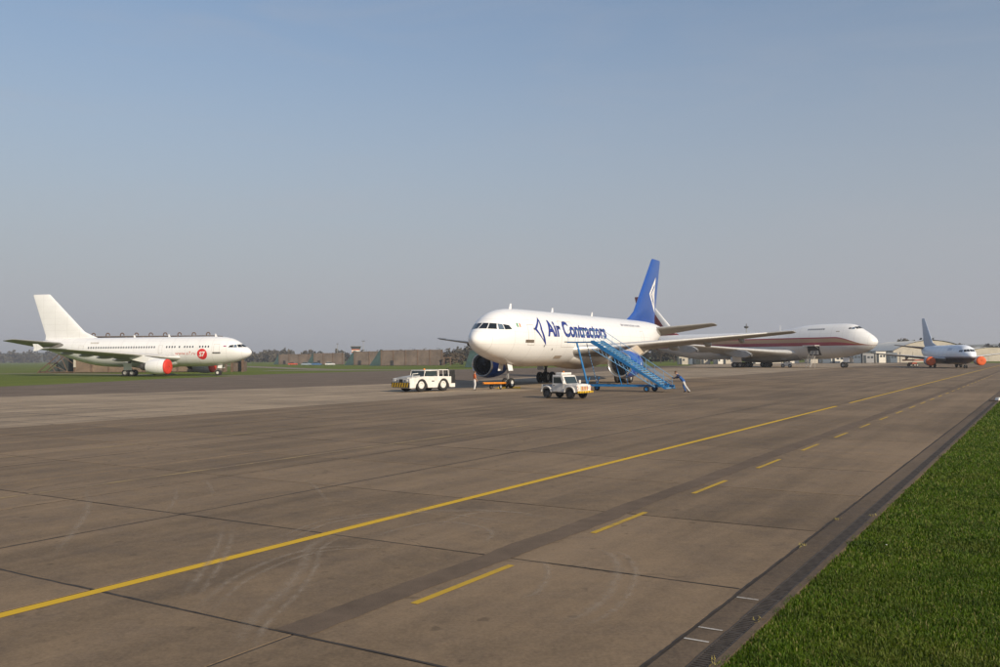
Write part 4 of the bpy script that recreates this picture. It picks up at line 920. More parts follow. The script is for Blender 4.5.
# blue passenger stairs
m_sblue = M('stair_blue', (.014, .17, .42), .45, var=.16, scale=2)
m_slight = M('stair_rail_blue', (.16, .34, .55), .4, var=.15, scale=3)
m_tread = M('stair_tread', (.22, .40, .52), .5, .1, var=.2, scale=4)
G = thing('passenger_stairs', 'long blue wheeled passenger stairs in front of the cargo jet wing', 'stairs', (14.0, 72.5, 0), math.atan2(.54, -.84))
W_ = .92; TOP, RUN = 4.25, 6.6
for s in (1, -1):
    B().prism([(-.1, .30), (.12, .25), (RUN + .2, TOP - .12), (RUN + .2, TOP + .10), (RUN - .1, TOP + .10)], 'y', s * W_ - .04, s * W_ + .04).build('stringer', m_sblue, G)
    r = B().tube([(.15, s * W_, 1.2), (RUN, s * W_, TOP + 1.05), (RUN + 2.4, s * W_, TOP + 1.05)], .022).build('handrail', m_slight, G)
    B().tube([(.15, s * W_, .8), (RUN, s * W_, TOP + .6), (RUN + 2.4, s * W_, TOP + .6)], .016).build('mid_rail', m_slight, G)
    B().tube([(.15, s * W_, .6), (RUN, s * W_, TOP + .36)], .014).build('low_rail', m_slight, G)
    for i in range(9):
        x = .2 + i * .78; z = .3 + (TOP - .2) * x / RUN; B().cyl((x, s * W_, z), (x, s * W_, z + .88), .014, n=6).build('rail_post', m_slight, G)
    for x in (RUN + .9, RUN + 1.7, RUN + 2.4): B().cyl((x, s * W_, TOP), (x, s * W_, TOP + 1.05), .016, n=6).build('rail_post', m_slight, G)
    B().cyl((RUN + 1.55, s * W_, TOP - .1), (RUN + .55, s * W_, .5), .035 if s < 0 else .09, n=8).build('support_leg', m_slight if s < 0 else m_sblue, G)
    ch = B(); ch.cyl((1.0, s * W_, .42), (RUN + .1, s * W_, TOP - .62), .035, n=6)
    for i in range(14):
        q = 1.0 + (RUN - 1.2) * i / 14; dz = (TOP - 1.04) / (RUN - .9); ch.cyl((q, s * W_, .42 + (q - 1) * dz), (q + .2, s * W_, .42 + (q - 1) * dz + .48), .02, n=5)
    ch.build('lower_truss', m_slight, G)
    B().box((3.55, s * .62, .50), (7.3, .12, .17)).build('base_beam', m_sblue, G, bevel=.01)
    B().cyl((RUN + .6, s * W_, .5), (RUN + .35, s * W_, 1.2), .05, n=8).build('jack_post', m_sblue, G)
nst = 24
t0 = None
for i in range(nst):
    x = .15 + (RUN - .2) * i / (nst - 1); z = .36 + (TOP - .36) * i / (nst - 1)
    if t0 is None: t0 = B().box((0, 0, 0), (.25, 2 * W_ - .1, .05)).build('step', m_tread, G, bevel=.006); t0.location = (x, 0, z)
    else: clone(t0, G, (x, 0, z))
    if i == 0: r0 = B().box((0, 0, 0), (.02, 2 * W_ - .1, .045)).build('riser', m_sblue, G); r0.location = (x - .12, 0, z - .05)
    else: clone(r0, G, (x - .12, 0, z - .05))
b = B().box((RUN + 1.2, 0, TOP - .02), (2.6, 2 * W_ + .1, .09)).build('platform', m_sblue, G)
B().box((RUN + 2.62, 0, TOP + .02), (.30, 2.0, .07)).build('dock_pad', m_strutdk, G, bevel=.02)
b = B()
for x in (.4, 2.4, 4.9, 7.15): b.box((x, 0, .50), (.12, 1.3, .12))
b.build('cross_member', m_sblue, G)
b = B().cyl((RUN * .62, .62, .55), (RUN * .7, W_, TOP * .68), .04, n=8); b.cyl((RUN * .62, -.62, .55), (RUN * .7, -W_, TOP * .68), .04, n=8); b.build('brace', m_sblue, G)
for x in (1.75, 7.15):
    for s in (1, -1): vwheel(G, (x, s * .86, .27), .27, .16, m_sblue, 16)
B().box((2.4, -.85, 1.65), (.42, .02, .2), roty=-.52).build('notice_plate', m_hazy, G)
# tow bar on the nose leg
fwd = Vector((-sin(.494), -cos(.494), 0)); ng = Vector((-2.41, 78.5, 0)) - fwd * 6.67
TB = thing('tow_bar', 'orange tow bar on small wheels hooked to the nose wheel of the cargo jet', 'tow bar', tuple(ng), math.atan2(fwd.y, fwd.x))
m_tow = M('tow_bar_orange', (.74, .25, .015), .5, var=.18, scale=3)
B().cyl((.55, 0, .52), (4.9, 0, .62), .10, n=12).build('bar', m_tow, TB, smooth=True, angle=40)
b = B(); b.box((.42, 0, .52), (.35, .5, .14)); b.box((.2, .28, .52), (.5, .06, .12)); b.box((.2, -.28, .52), (.5, .06, .12)); b.build('gear_fork', m_black, TB)
b = B().lathe([(-.04, .10), (-.04, .17), (.04, .17), (.04, .10)], (5.05, 0, .62), 'z', 16); b.build('towing_eye', m_black, TB)
b = B().box((2.5, 0, .40), (.12, .9, .10)); b.cyl((2.5, 0, .4), (2.5, 0, .62), .06); b.cyl((3.2, 0, .3), (2.5, 0, .45), .04); b.build('axle_carriage', m_black, TB)
for s in (1, -1): vwheel(TB, (2.5, s * .5, .24), .24, .14, m_vgrey, 16)
# chocks
for k, (dx, dy, lb) in enumerate(((.10, .0, 'yellow wheel chock on the left of the cargo jet nose wheels'), (-.15, -.9, 'yellow wheel chock on the right of the cargo jet nose wheels'))):
    c = thing('wheel_chock', lb, 'wheel chock', (ng.x - fwd.y * dy * 0 + fwd.x * dx + (.75 if k else -.55), ng.y + fwd.y * dx - .45, 0), .1 if k else .15, 'yellow wheel chocks')
    B().prism([(-.13, 0), (.13, 0), (.06, .16), (-.06, .16)], 'y', -.35, .35).build('block', m_hazy, c, bevel=.01).rotation_euler = (0, 0, pi / 2)
    B().tube([(-.35, -.02, .1), (-.5, -.12, .02), (-.75, -.1, .02)], .012).build('rope', m_hazy, c)

# ------------------------------------------------------------------ people
def figure(root, J, rad, mats, seg, name='body'):
    """one continuous skinned body; seg: list of (joint a, joint b, material index)"""
    names = list(J); idx = {n: i for i, n in enumerate(names)}
    me = bpy.data.meshes.new('tmp'); me.from_pydata([J[n] for n in names], [(idx[a], idx[b]) for a, b, _ in seg], [])
    o = bpy.data.objects.new('tmp', me); COL.objects.link(o)
    sk = o.modifiers.new('skin', 'SKIN'); ss = o.modifiers.new('ss', 'SUBSURF'); ss.levels = 2; ss.render_levels = 2
    sk.use_smooth_shade = True
    for n in names:
        d = me.skin_vertices[0].data[idx[n]]; r = rad[n]; d.radius = r if isinstance(r, tuple) else (r, r); d.use_root = (n == 'pelvis')
    dg = bpy.context.evaluated_depsgraph_get(); m2 = bpy.data.meshes.new_from_object(o.evaluated_get(dg)); bpy.data.objects.remove(o)
    m2.name = name; m2.materials.clear()
    for m_ in mats: m2.materials.append(m_)
    for p in m2.polygons:
        c = p.center; best = (9, 0)
        for a, b_, mi in seg:
            A_, B_ = Vector(J[a]), Vector(J[b_]); d = B_ - A_; t = max(0, min(1, (c - A_).dot(d) / max(d.length_squared, 1e-6))); q = (c - (A_ + d * t)).length
            if q < best[0]: best = (q, mi)
        p.material_index = best[1]; p.use_smooth = True
    r = bpy.data.objects.new(name, m2); COL.objects.link(r); r.parent = root; return r
m_skin = M('skin', (.42, .24, .16), .55, var=.06); m_hair = M('brown_hair', (.09, .045, .022), .7, var=.2, scale=20)
m_jblue = M('blue_jacket', (.015, .09, .30), .8, var=.15, scale=8); m_navy = M('navy_cloth', (.016, .02, .05), .85, var=.2, scale=8)
m_ptrous = M('pale_trousers', (.55, .54, .53), .85, var=.15, scale=8); m_shoe = M('black_shoe', (.02, .02, .02), .6)
m_hivis = M('orange_vest', (.70, .16, .04), .8, var=.15, scale=8); m_wtrous = M('white_trousers', (.70, .68, .66), .85, var=.15, scale=8)
def hands_feet(J, rad, seg, s, wrist, dirv, ankle, toe, skin, shoe):
    k = 'lr'[s > 0]; d = Vector(dirv).normalized(); side = Vector((0, 0, 1)).cross(d).normalized(); w = Vector(wrist)
    J['palm' + k] = tuple(w + d * .09); rad['palm' + k] = (.034, .018); seg.append(('wrist' + k, 'palm' + k, skin))
    for i, l in enumerate((.075, .09, .085, .065)):
        o = side * (-.03 + .02 * i); J['fk%d%s' % (i, k)] = tuple(w + d * (.1 + l * .5) + o); J['ft%d%s' % (i, k)] = tuple(w + d * (.1 + l) + o - Vector((0, 0, .025)))
        rad['fk%d%s' % (i, k)] = .0088; rad['ft%d%s' % (i, k)] = .0075; seg += [('palm' + k, 'fk%d%s' % (i, k), skin), ('fk%d%s' % (i, k), 'ft%d%s' % (i, k), skin)]
    J['th' + k] = tuple(w + d * .08 - side * .05 * (1 if s > 0 else -1)); rad['th' + k] = .009; seg.append(('wrist' + k, 'th' + k, skin))
    J['toe' + k] = toe; rad['toe' + k] = (.045, .03); seg.append(('ankle' + k, 'toe' + k, shoe))
def head_parts(root, c, d, hair=True):
    """face details as children of the body's thing"""
    c = Vector(c); d = Vector(d).normalized(); s = Vector((0, 0, 1)).cross(d).normalized(); u_ = d.cross(s)
    def at(f, l, h): return c + d * f + s * l + u_ * h
    b = B(); rings = []
    for i in range(9):
        a = -pi * .1 + i / 8 * pi * .6; rr = .108 * cos(a) + .004; hh = .122 * sin(a) + .02
        rings.append([tuple(at(-.016 + rr * 1.08 * cos(q * pi / 8) * (.72 if cos(q * pi / 8) > 0 and a < .5 else 1), rr * .88 * sin(q * pi / 8), hh)) for q in range(16)])
    b.loft(rings).build('hair', m_hair, root, smooth=True)
    b = B(); b.cyl(at(.095, 0, .0), at(.125, 0, -.03), .012, .018, n=8); b.build('nose', m_skin, root, smooth=True)
    for k in (1, -1):
        B().lathe([(-.008, .001), (0, .012), (.008, .001)], tuple(at(.09, k * .035, .012)), 'x', 8).build('eye', m_black, root)
        B().box(tuple(at(0, k * .088, -.005)), (.05, .02, .06)).build('ear', m_skin, root, bevel=.008)
    B().box(tuple(at(.092, 0, -.06)), (.012, .045, .01)).build('mouth', m_lred, root)
# leaning on the stairs
Q1 = thing('person', 'person in blue jacket and pale trousers bending to push the blue stairs', 'person', (15.05, 71.85, 0), math.atan2(.54, -.84))
J = {'pelvis': (.10, 0, .86), 'spine': (.27, 0, 1.05), 'chest': (.45, 0, 1.22), 'neck': (.60, 0, 1.36), 'head': (.70, 0, 1.47), 'crown': (.745, 0, 1.56)}
rad = {'pelvis': (.15, .12), 'spine': (.145, .115), 'chest': (.17, .13), 'neck': .062, 'head': (.086, .098), 'crown': (.06, .07)}
seg = [('pelvis', 'spine', 0), ('spine', 'chest', 0), ('chest', 'neck', 0), ('neck', 'head', 3), ('head', 'crown', 3)]
for s, k, kx, ax, hx in ((-1, 'l', .16, .0, .0), (1, 'r', -.10, -.42, .0)):
    J['sh' + k] = (.47, s * .19, 1.25); J['el' + k] = (.70, s * .26, 1.08); J['wrist' + k] = (.93, s * .22, 1.12)
    J['hip' + k] = (.09, s * .10, .82); J['knee' + k] = (kx, s * .12, .47); J['ankle' + k] = (ax, s * .13, .085)
    rad.update({'sh' + k: .075, 'el' + k: .055, 'wrist' + k: .036, 'hip' + k: .10, 'knee' + k: .07, 'ankle' + k: .05})
    seg += [('chest', 'sh' + k, 1), ('sh' + k, 'el' + k, 1), ('el' + k, 'wrist' + k, 1), ('pelvis', 'hip' + k, 0), ('hip' + k, 'knee' + k, 2 if s > 0 else 0), ('knee' + k, 'ankle' + k, 2 if s > 0 else 0)]
    hands_feet(J, rad, seg, s, J['wrist' + k], (1, 0, .1), None, (ax + .17, s * .14, .04), 3, 4)
figure(Q1, J, rad, [m_jblue, m_navy, m_ptrous, m_skin, m_shoe], seg)
head_parts(Q1, (.715, 0, 1.50), (.9, 0, -.35))
Q1.scale = (1.1, 1.15, 1.06)
# standing beside the tow bar
Q2 = thing('person', 'person in orange top and white trousers standing at the tow bar end', 'person', (-2.35, 80.0, 0), R(20))
J = {'pelvis': (0, 0, .93), 'spine': (.01, 0, 1.1), 'chest': (.02, 0, 1.32), 'neck': (.02, 0, 1.49), 'head': (.05, 0, 1.60), 'crown': (.05, 0, 1.70)}
rad = {'pelvis': (.15, .115), 'spine': (.14, .105), 'chest': (.17, .12), 'neck': .058, 'head': (.084, .097), 'crown': (.06, .07)}
seg = [('pelvis', 'spine', 0), ('spine', 'chest', 0), ('chest', 'neck', 0), ('neck', 'head', 3), ('head', 'crown', 3)]
for s, k in ((-1, 'l'), (1, 'r')):
    J['sh' + k] = (.0, s * .19, 1.38); J['el' + k] = (.02, s * .24, 1.12); J['wrist' + k] = (.16, s * .2, .93)
    J['hip' + k] = (0, s * .095, .88); J['knee' + k] = (.03, s * .1, .49); J['ankle' + k] = (-.02 + .05 * s, s * .11, .085)
    rad.update({'sh' + k: .07, 'el' + k: .05, 'wrist' + k: .034, 'hip' + k: .10, 'knee' + k: .075, 'ankle' + k: .058})
    seg += [('chest', 'sh' + k, 0), ('sh' + k, 'el' + k, 0), ('el' + k, 'wrist' + k, 3), ('pelvis', 'hip' + k, 2), ('hip' + k, 'knee' + k, 2), ('knee' + k, 'ankle' + k, 2)]
    hands_feet(J, rad, seg, s, J['wrist' + k], (.5, 0, -1), None, (.15 + .05 * s, s * .12, .04), 3, 4)
figure(Q2, J, rad, [m_hivis, m_hivis, m_wtrous, m_skin, m_shoe], seg)
head_parts(Q2, (.06, 0, 1.615), (1, 0, 0))

# ------------------------------------------------------------------ background buildings
m_brown = M('brown_weathered_wall', (.19, .135, .092), .9, var=.25, scale=.35, bump=.2)
m_brown2 = M('brown_grey_wall', (.15, .115, .092), .9, var=.3, scale=.25, bump=.2)
m_frame = M('rusty_steel', (.16, .10, .065), .8, .1, var=.3, scale=1.5)
m_dkmesh = M('dark_netting', (.045, .055, .05), .9, var=.35, scale=1.2)
m_greenmesh = M('dark_green_sheeting', (.035, .075, .075), .85, var=.3, scale=.6)
m_cream = M('cream_cladding', (.50, .45, .37), .7, var=.15, scale=.3)
m_greywall = M('grey_cladding', (.30, .30, .30), .7, var=.15, scale=.4)
m_bluegrey = M('blue_grey_cladding', (.10, .13, .17), .7, var=.2, scale=.4)
m_roofw = M('pale_roof_sheet', (.72, .68, .59), .6, var=.1, scale=.25)
m_winfar = M('far_window', (.05, .06, .07), .2, var=.1)
# revetment behind the left airliner
RV = thing('blast_shelter', 'long brown blast shelter with hooped vents on its roof behind the left airliner', 'shelter', (-104, 215, 0), 0)
Lr, Hr = 33.6, 8.7
B().box((Lr / 2, 4.0, Hr / 2 - .1), (Lr, 7.6, Hr - .2)).build('core_wall', m_brown, RV)
npn = 8
for i in range(npn):
    x0 = Lr * i / npn; p = B().box((x0 + Lr / npn / 2, .12, Hr / 2 - .15), (Lr / npn - .18, .12, Hr - .5)).build('wall_panel', m_brown, RV, bevel=.03)
for i in range(npn + 1): B().box((Lr * i / npn, .02, Hr / 2), (.3, .3, Hr)).build('buttress_post', m_frame, RV)
B().box((Lr / 2, 4.0, Hr + .06), (Lr + .3, 8.0, .2)).build('coping', m_brown2, RV)
b = B()
hp = [(-.42, 0, 0)] + [(-.42 * cos(pi * k / 7), 0, .28 + .42 * sin(pi * k / 7)) for k in range(8)] + [(.42, 0, .1)]
b.tube(hp, .13, n=8)
v0 = b.build('hooped_vent', m_frame, RV)
for i in range(9):
    o = v0 if i == 0 else clone(v0, RV); o.location = (4.2 + 3.52 * i, 1.0, Hr + .2)
b = B()
for yy in (0, 3.6, 7.4):
    b.cyl((-9.0, yy, .1), (-1.0, yy, 6.8), .13, n=6); b.cyl((-6.3, yy, 2.3), (-4.5, yy, .1), .09, n=6); b.cyl((-3.6, yy, 4.6), (-1.6, yy, .1), .09, n=6); b.cyl((-9, yy, .15), (0, yy, .15), .12, n=6); b.cyl((-6.3, yy, 2.3), (-1.5, yy, .1), .08, n=6); b.cyl((-3.6, yy, 4.6), (0, yy, 2.0), .08, n=6)
for x, z in ((-6.3, 2.35), (-3.6, 4.65), (-1.0, 6.8), (-8.8, .3)): b.cyl((x, 0, z), (x, 7.4, z), .1, n=6)
b.build('raking_truss', m_frame, RV)
B().prism([(-8.2, .15), (-1.1, 6.2), (-.3, 6.2), (-.3, .15)], 'y', 3.5, 7.2).build('netting_panel', m_dkmesh, RV)
B().box((.2, -.25, 3.4), (.5, .3, 4.2)).build('pale_end_post', m_cream, RV)
PF = thing('portal_frame', 'brown open portal frame beside the nose of the left airliner', 'frame', (-64.6, 212, 0), 0)
for x in (0, 2.6): B().box((x, 0, 1.6), (.5, .5, 3.5)).build('post', m_frame, PF)
B().box((1.3, 0, 3.4), (3.5, .6, .45)).build('lintel', m_frame, PF); B().box((1.5, 1.6, 1.2), (3.2, .3, 2.4)).build('back_wall', m_brown2, PF)
LW = thing('low_wall', 'low brown broken wall beneath the nose of the left airliner', 'wall', (-73, 211, 0), 0)
B().box((3.7, 0, 1.55), (7.6, .5, 3.1)).build('wall', m_brown2, LW, bevel=.08); B().box((7.0, -.3, 1.6), (.6, .5, 3.3)).build('pier', m_frame, LW); B().box((1.5, -.3, 1.5), (.5, .5, 3.0)).build('pier', m_frame, LW)
# far blast walls
def blast_wall(x, y, L, Hh, label, tri, rot=0.0):
    r = thing('blast_wall', label, 'wall', (x, y, 0), rot, 'far blast walls')
    B().box((L / 2, 3, Hh / 2), (L, 6, Hh)).build('wall', m_brown2, r)
    n = max(2, int(L / 4.5))
    for i in range(n): B().box((L * (i + .5) / n, -.05, Hh / 2 - .1), (L / n - .25, .12, Hh - .4)).build('wall_panel', m_brown2, r)
    for i in range(n + 1): B().box((L * i / n, -.1, Hh / 2 + .05), (.35, .35, Hh + .1)).build('buttress_post', m_frame, r)
    B().prism([(-tri, 0), (-.3, Hh + .3), (-.2, Hh + .3), (-.2, 0)], 'y', -.2, 6).build('raking_end', m_greenmesh, r)
    B().box((L * .18, -.2, 1.0), (1.2, .3, 2.0)).build('door', m_dark, r)
    return r
blast_wall(-46.0, 340, 23.5, 6.0, 'widest brown blast wall with dark sloping end left of the cargo jet', 4.6)
blast_wall(-63.3, 382, 13, 5.9, 'brown blast wall with dark sloping end below the striped tower', 4.3)
blast_wall(-91, 430, 14, 5.6, 'small far blast wall with dark sloping end, third from the cargo jet', 3.6)
blast_wall(-118, 470, 16, 5.4, 'farthest low blast wall, nearest the nose of the left airliner', 3.0)
r = thing('steel_frame', 'rusty open frame standing right of the widest blast wall', 'frame', (-21.5, 338, 0))
for x in (0, 2.4): B().box((x, 0, 1.4), (.4, .4, 2.8)).build('post', m_frame, r)
B().box((1.2, 0, 2.9), (3.2, .5, .35)).build('beam', m_frame, r)
# dark evergreen-coloured shelter end seen beside the cargo jet engine
r = thing('sheeted_shelter', 'dark green sheeted shelter just left of the cargo jet engine', 'shelter', (-7.6, 262, 0), 0)
B().prism([(-3.0, 0), (-1.4, 5.0), (4.5, 5.4), (6, 0)], 'y', 0, 8).build('sheeting', m_greenmesh, r)
B().box((1.5, -.1, 1.3), (2.4, .2, 2.6)).build('door', m_dark, r)
# control tower and masts
tw = thing('control_tower', 'small orange and white banded control tower above the far blast walls', 'tower', (-97, 575, 0))
m_band = M('orange_band', (.55, .14, .035), .6); m_bandw = M('white_band', (.74, .72, .68), .6)
B().box((2.4, 2, 3.3), (4.4, 4.4, 6.6)).build('shaft', m_bandw, tw)
for z, mm in ((7.0, m_band), (7.75, m_bandw), (8.5, m_band)): B().box((2.4, 2, z), (4.7, 4.7, .75)).build('band', mm, tw)
B().prism([(-.1, 8.9), (4.9, 8.9), (5.4, 10.6), (-.6, 10.6)], 'y', -.5, 4.5).build('glazed_cab', m_winfar, tw)
B().box((2.4, 2, 10.75), (6.4, 6.4, .3)).build('roof', m_greywall, tw)
def mast(x, y, h, label, top=.9, r_=.09):
    r = thing('light_mast', label, 'mast', (x, y, 0))
    B().cyl((0, 0, 0), (0, 0, h), r_ * 1.5, r_, n=8).build('pole', m_greywall, r); B().box((0, 0, h), (top, .4, .3)).build('lamp_head', m_strutdk, r)
mast(-103.5, 560, 12.2, 'thin grey mast left of the banded tower', 1.4, .13); mast(-78.5, 505, 12.8, 'taller thin mast right of the banded tower', 1.8, .13)
mk = thing('radar_mast', 'mast with round dark platform above the jumbo jet back', 'mast', (93, 332, 0))
B().cyl((0, 0, 0), (0, 0, 13.2), .22, .14, n=10).build('pole', m_greywall, mk); B().lathe([(13.0, .2), (13.3, .8), (13.8, .85), (14.0, .2), (14.9, .07)], (0, 0, 0), 'z', 14).build('platform', m_strutdk, mk, smooth=True, angle=40)
# hangars
def hangar(x, y, wd, ln, eave, rise, label, rot, n=14, doors=5):
    r = thing('hangar', label, 'hangar', (x, y, 0), rot)
    prof = [(-wd / 2 + wd * i / n, eave + rise * (1 - (2 * i / n - 1) ** 2)) for i in range(n + 1)]
    B().prism([(-wd / 2, 0)] + prof + [(wd / 2, 0)], 'y', 0, ln).build('shell', m_cream, r)
    roof = [(a * 1.015, z + .12) for a, z in prof]; b = B(); v = [(a, -.35, z) for a, z in roof] + [(a, ln + .3, z) for a, z in roof]; k = len(roof)
    b.add(v, [(i, i + 1, k + i + 1, k + i) for i in range(k - 1)]); b.build('roof', m_roofw, r, smooth=True)
    dw = wd * .82 / doors
    for i in range(doors): B().box((-wd * .41 + dw * (i + .5), -.12, eave * .46), (dw - .12, .16, eave * .92)).build('door_leaf', m_cream, r)
    for s in (1, -1):
        for j in range(4): B().box((s * (wd / 2 + .03), ln * (j + .5) / 4, eave * .62), (.06, ln / 8, eave * .25)).build('window', m_winfar, r)
    return r
hangar(147, 300, 25, 40, 4.0, 3.5, 'cream round-roofed hangar directly behind the small twin jet', -.12)
hangar(181, 322, 30, 30, 1.9, 3.2, 'pale round-roofed hangar at the right edge beyond the small twin jet', -.1)
# low cabins, containers and sheds along the far apron edge
def cabin(x, y, wd, hh, mat, label, dp=3, rot=0, win=2, cat='cabin', name='cabin'):
    r = thing(name, label, cat, (x, y, 0), rot, 'low cabins along the far apron edge')
    B().box((0, dp / 2, hh / 2), (wd, dp, hh)).build('wall', mat, r, bevel=.05); B().box((0, dp / 2, hh + .06), (wd + .2, dp + .2, .14)).build('roof', m_greywall, r)
    B().box((-wd * .32, -.03, hh * .42), (.85, .06, hh * .8)).build('door', m_winfar, r)
    for k in range(win): B().box((wd * (.02 + .3 * k), -.03, hh * .6), (min(1.0, wd * .2), .06, .7)).build('window', m_winfar, r)
row = [(64.5, 2.2, 3.2, m_bluegrey, 'dark blue-grey shed leftmost of the row under the jumbo wing'), (67.6, 2.4, 3.0, m_dkmesh, 'black shed second in the row under the jumbo wing'), (70.9, 3.2, 2.5, m_cream, 'cream cabin under the jumbo wing beside the dark sheds'),
       (74.6, 2.6, 2.2, m_roofw, 'pale narrow cabin in the middle of the row under the jumbo wing'), (78.0, 3.4, 2.8, m_cream, 'taller cream cabin under the jumbo wing'), (82.0, 2.8, 2.4, m_greywall, 'grey cabin left of the jumbo main wheels'),
       (88.0, 4.6, 2.6, m_roofw, 'wide pale cabin seen between the jumbo main wheels'), (94.5, 5.0, 3.0, m_cream, 'long cream shed below the jumbo belly'), (101, 4.2, 2.8, m_roofw, 'white shed behind the jumbo cargo door'), (106.5, 3.6, 3.2, m_cream, 'cream tall shed right of the jumbo cargo door'),
       (111.5, 4.0, 2.9, m_bluegrey, 'blue-grey shed left of the jumbo nose wheels'), (116.5, 4.4, 2.6, m_roofw, 'white shed just behind the jumbo nose wheels')]
for i, (x, wd, hh, mm, lb) in enumerate(row): cabin(x, 300 + (i % 3) * 2, wd, hh, mm, lb, win=1 if wd < 3 else 2)
row2 = [(119.5, 3.6, 3.4, m_bluegrey, 'dark shed right of the jumbo nose wheels'), (123.8, 3.8, 3.2, m_greywall, 'grey shed between jumbo nose and small jet, left of the pale cabin'), (128.0, 3.4, 3.8, m_roofw, 'pale tall cabin between the jumbo nose and the cream hangar'), (131.8, 3.4, 3.3, m_bluegrey, 'dark shed touching the left wall of the cream hangar')]
for x, wd, hh, mm, lb in row2: cabin(x, 296, wd, hh, mm, lb)
cabin(60.8, 292, 3.0, 2.6, m_cream, 'small cream hut on the grass below the cargo jet wing', win=1); 
# orange boom behind the small jet
ob = thing('boarding_belt', 'long orange towed belt loader behind the small twin jet wing', 'belt loader', (95, 205, 0), 0)
m_dkor = M('faded_orange', (.34, .06, .02), .6, var=.2)
B().box((3, 0, 1.5), (8.5, .8, .32)).build('belt_bed', m_dkor, ob, bevel=.05); B().box((1.0, 0, .8), (1.6, 1.0, .4)).build('chassis', m_dkor, ob, bevel=.05)
for x in (.3, 1.8):
    for s in (1, -1): vwheel(ob, (x, s * .6, .35), .35, .2, m_vgrey, 14)
# ground tractor and steps by the jumbo
tr = thing('baggage_tractor', 'small white tractor parked beneath the jumbo jet between its wheels', 'tractor', (66.6, 205, 0), R(-20))
B().prism([(-1.2, .35), (-1.2, 1.0), (-.2, 1.05), (.1, 1.3), (1.2, 1.2), (1.25, .35)], 'y', -.65, .65).build('body', m_vwhite, tr, bevel=.05)
b = B()
for x in (-1.0, .0):
    for s in (1, -1): b.cyl((x, s * .6, 1.0), (x + .05, s * .58, 1.9), .04, n=6)
b.build('cab_frame', m_black, tr); B().box((-.48, 0, 1.93), (1.3, 1.35, .08)).build('roof', m_vwhite, tr, bevel=.02)
for x in (-.75, .8):
    for s in (1, -1): vwheel(tr, (x, s * .66, .42), .42, .25, m_vgrey, 14)
st = thing('boarding_steps', 'pale wheeled steps set against the open jumbo cargo hold', 'steps', (68.6, 196.5, 0), R(45))
for s in (1, -1): B().prism([(0, .25), (.2, .25), (2.6, 2.55), (2.6, 2.75)], 'y', s * .5 - .03, s * .5 + .03).build('stringer', m_vgrey, st)
for i in range(8): B().box((.2 + i * .31, 0, .45 + i * .3), (.28, .95, .04)).build('step', m_vgrey, st)
b = B(); b.cyl((2.5, .5, 0), (2.5, .5, 2.6), .04); b.cyl((2.5, -.5, 0), (2.5, -.5, 2.6), .04); b.cyl((0, .5, 1.2), (2.5, .5, 3.6), .025); b.cyl((0, -.5, 1.2), (2.5, -.5, 3.6), .025); b.build('support_leg', m_vgrey, st)
# parked cars far left of the tug
def car(x, y, rot, col, label):
    r = thing('parked_car', label, 'car', (x, y, 0), rot, 'cars parked by the far blast walls'); mm = M('car_paint', col, .3, var=.06, coat=.4)
    B().prism([(-2.1, .3), (-2.1, .85), (-1.6, .95), (1.1, .95), (2.05, .78), (2.1, .3)], 'y', -.85, .85).build('body', mm, r, bevel=.08)
    B().prism([(-1.7, .95), (-1.35, 1.42), (.35, 1.42), (1.05, .95)], 'y', -.74, .74).build('cabin_glass', m_cabglass, r, bevel=.06); B().box((-.5, 0, 1.44), (1.6, 1.3, .05)).build('roof', mm, r)
    for xx in (-1.3, 1.3):
        for s in (1, -1): vwheel(r, (xx, s * .76, .31), .31, .2, m_hub, 12)
car(-77.5, 372, .1, (.06, .14, .30), 'blue car parked in the gap between far blast walls'); car(-82.5, 375, -.1, (.30, .36, .42), 'silver car parked left of the far blue car'); car(-71.5, 370, .2, (.55, .55, .55), 'white car parked right of the far blue car'); car(-93, 395, .1, (.5, .08, .04), 'red car parked leftmost of the far cars')
# kerbside white block at far right of the gutter
kb = thing('marker_block', 'small white marker block at the right edge beside the gutter', 'marker', (31.4, 55.5, 0), .5)
B().prism([(-.3, 0), (.3, 0), (.2, .2), (-.2, .2)], 'y', -.13, .13).build('block', m_bandw, kb, bevel=.03); B().box((0, 0, .02), (1.2, .6, .04)).build('pad', m_kerb, kb)

# ------------------------------------------------------------------ trees and far country
def leaf_mat(name, a, b_, scale=.5):
    t = NT(name); ge = t.n('ShaderNodeNewGeometry'); c = t.mix(ge.outputs['Random Per Island'], a, b_)
    c = t.mix(t.ramp(t.noise(ge.outputs['Position'], scale, 3, .6), .4, .65, 0, .5), c, tuple(q * .6 for q in a)); t.set(color=c, rough=.9, spec=.1); return t.m
m_wood = leaf_mat('winter_wood', (.055, .047, .036), (.10, .085, .058), .05)
m_ever = leaf_mat('evergreen_leaves', (.025, .042, .018), (.06, .085, .03), .3)
m_twig = leaf_mat('bare_twigs', (.075, .058, .042), (.14, .11, .08), .5)
m_bark = M('bark', (.075, .058, .042), .95, var=.3, scale=3, bump=.4)
def tufts(P_, size, rng):
    n = len(P_); a = rng.normal(size=(n, 3)); a /= np.linalg.norm(a, axis=1)[:, None]; b_ = np.cross(a, rng.normal(size=(n, 3))); b_ /= np.linalg.norm(b_, axis=1)[:, None]
    s = (size * rng.uniform(.5, 1.4, n))[:, None]; V = np.stack([P_ - a * s, P_ + b_ * s * .55, P_ + a * s, P_ - b_ * s * .55], 1)
    return V, np.arange(n * 4).reshape(n, 4)
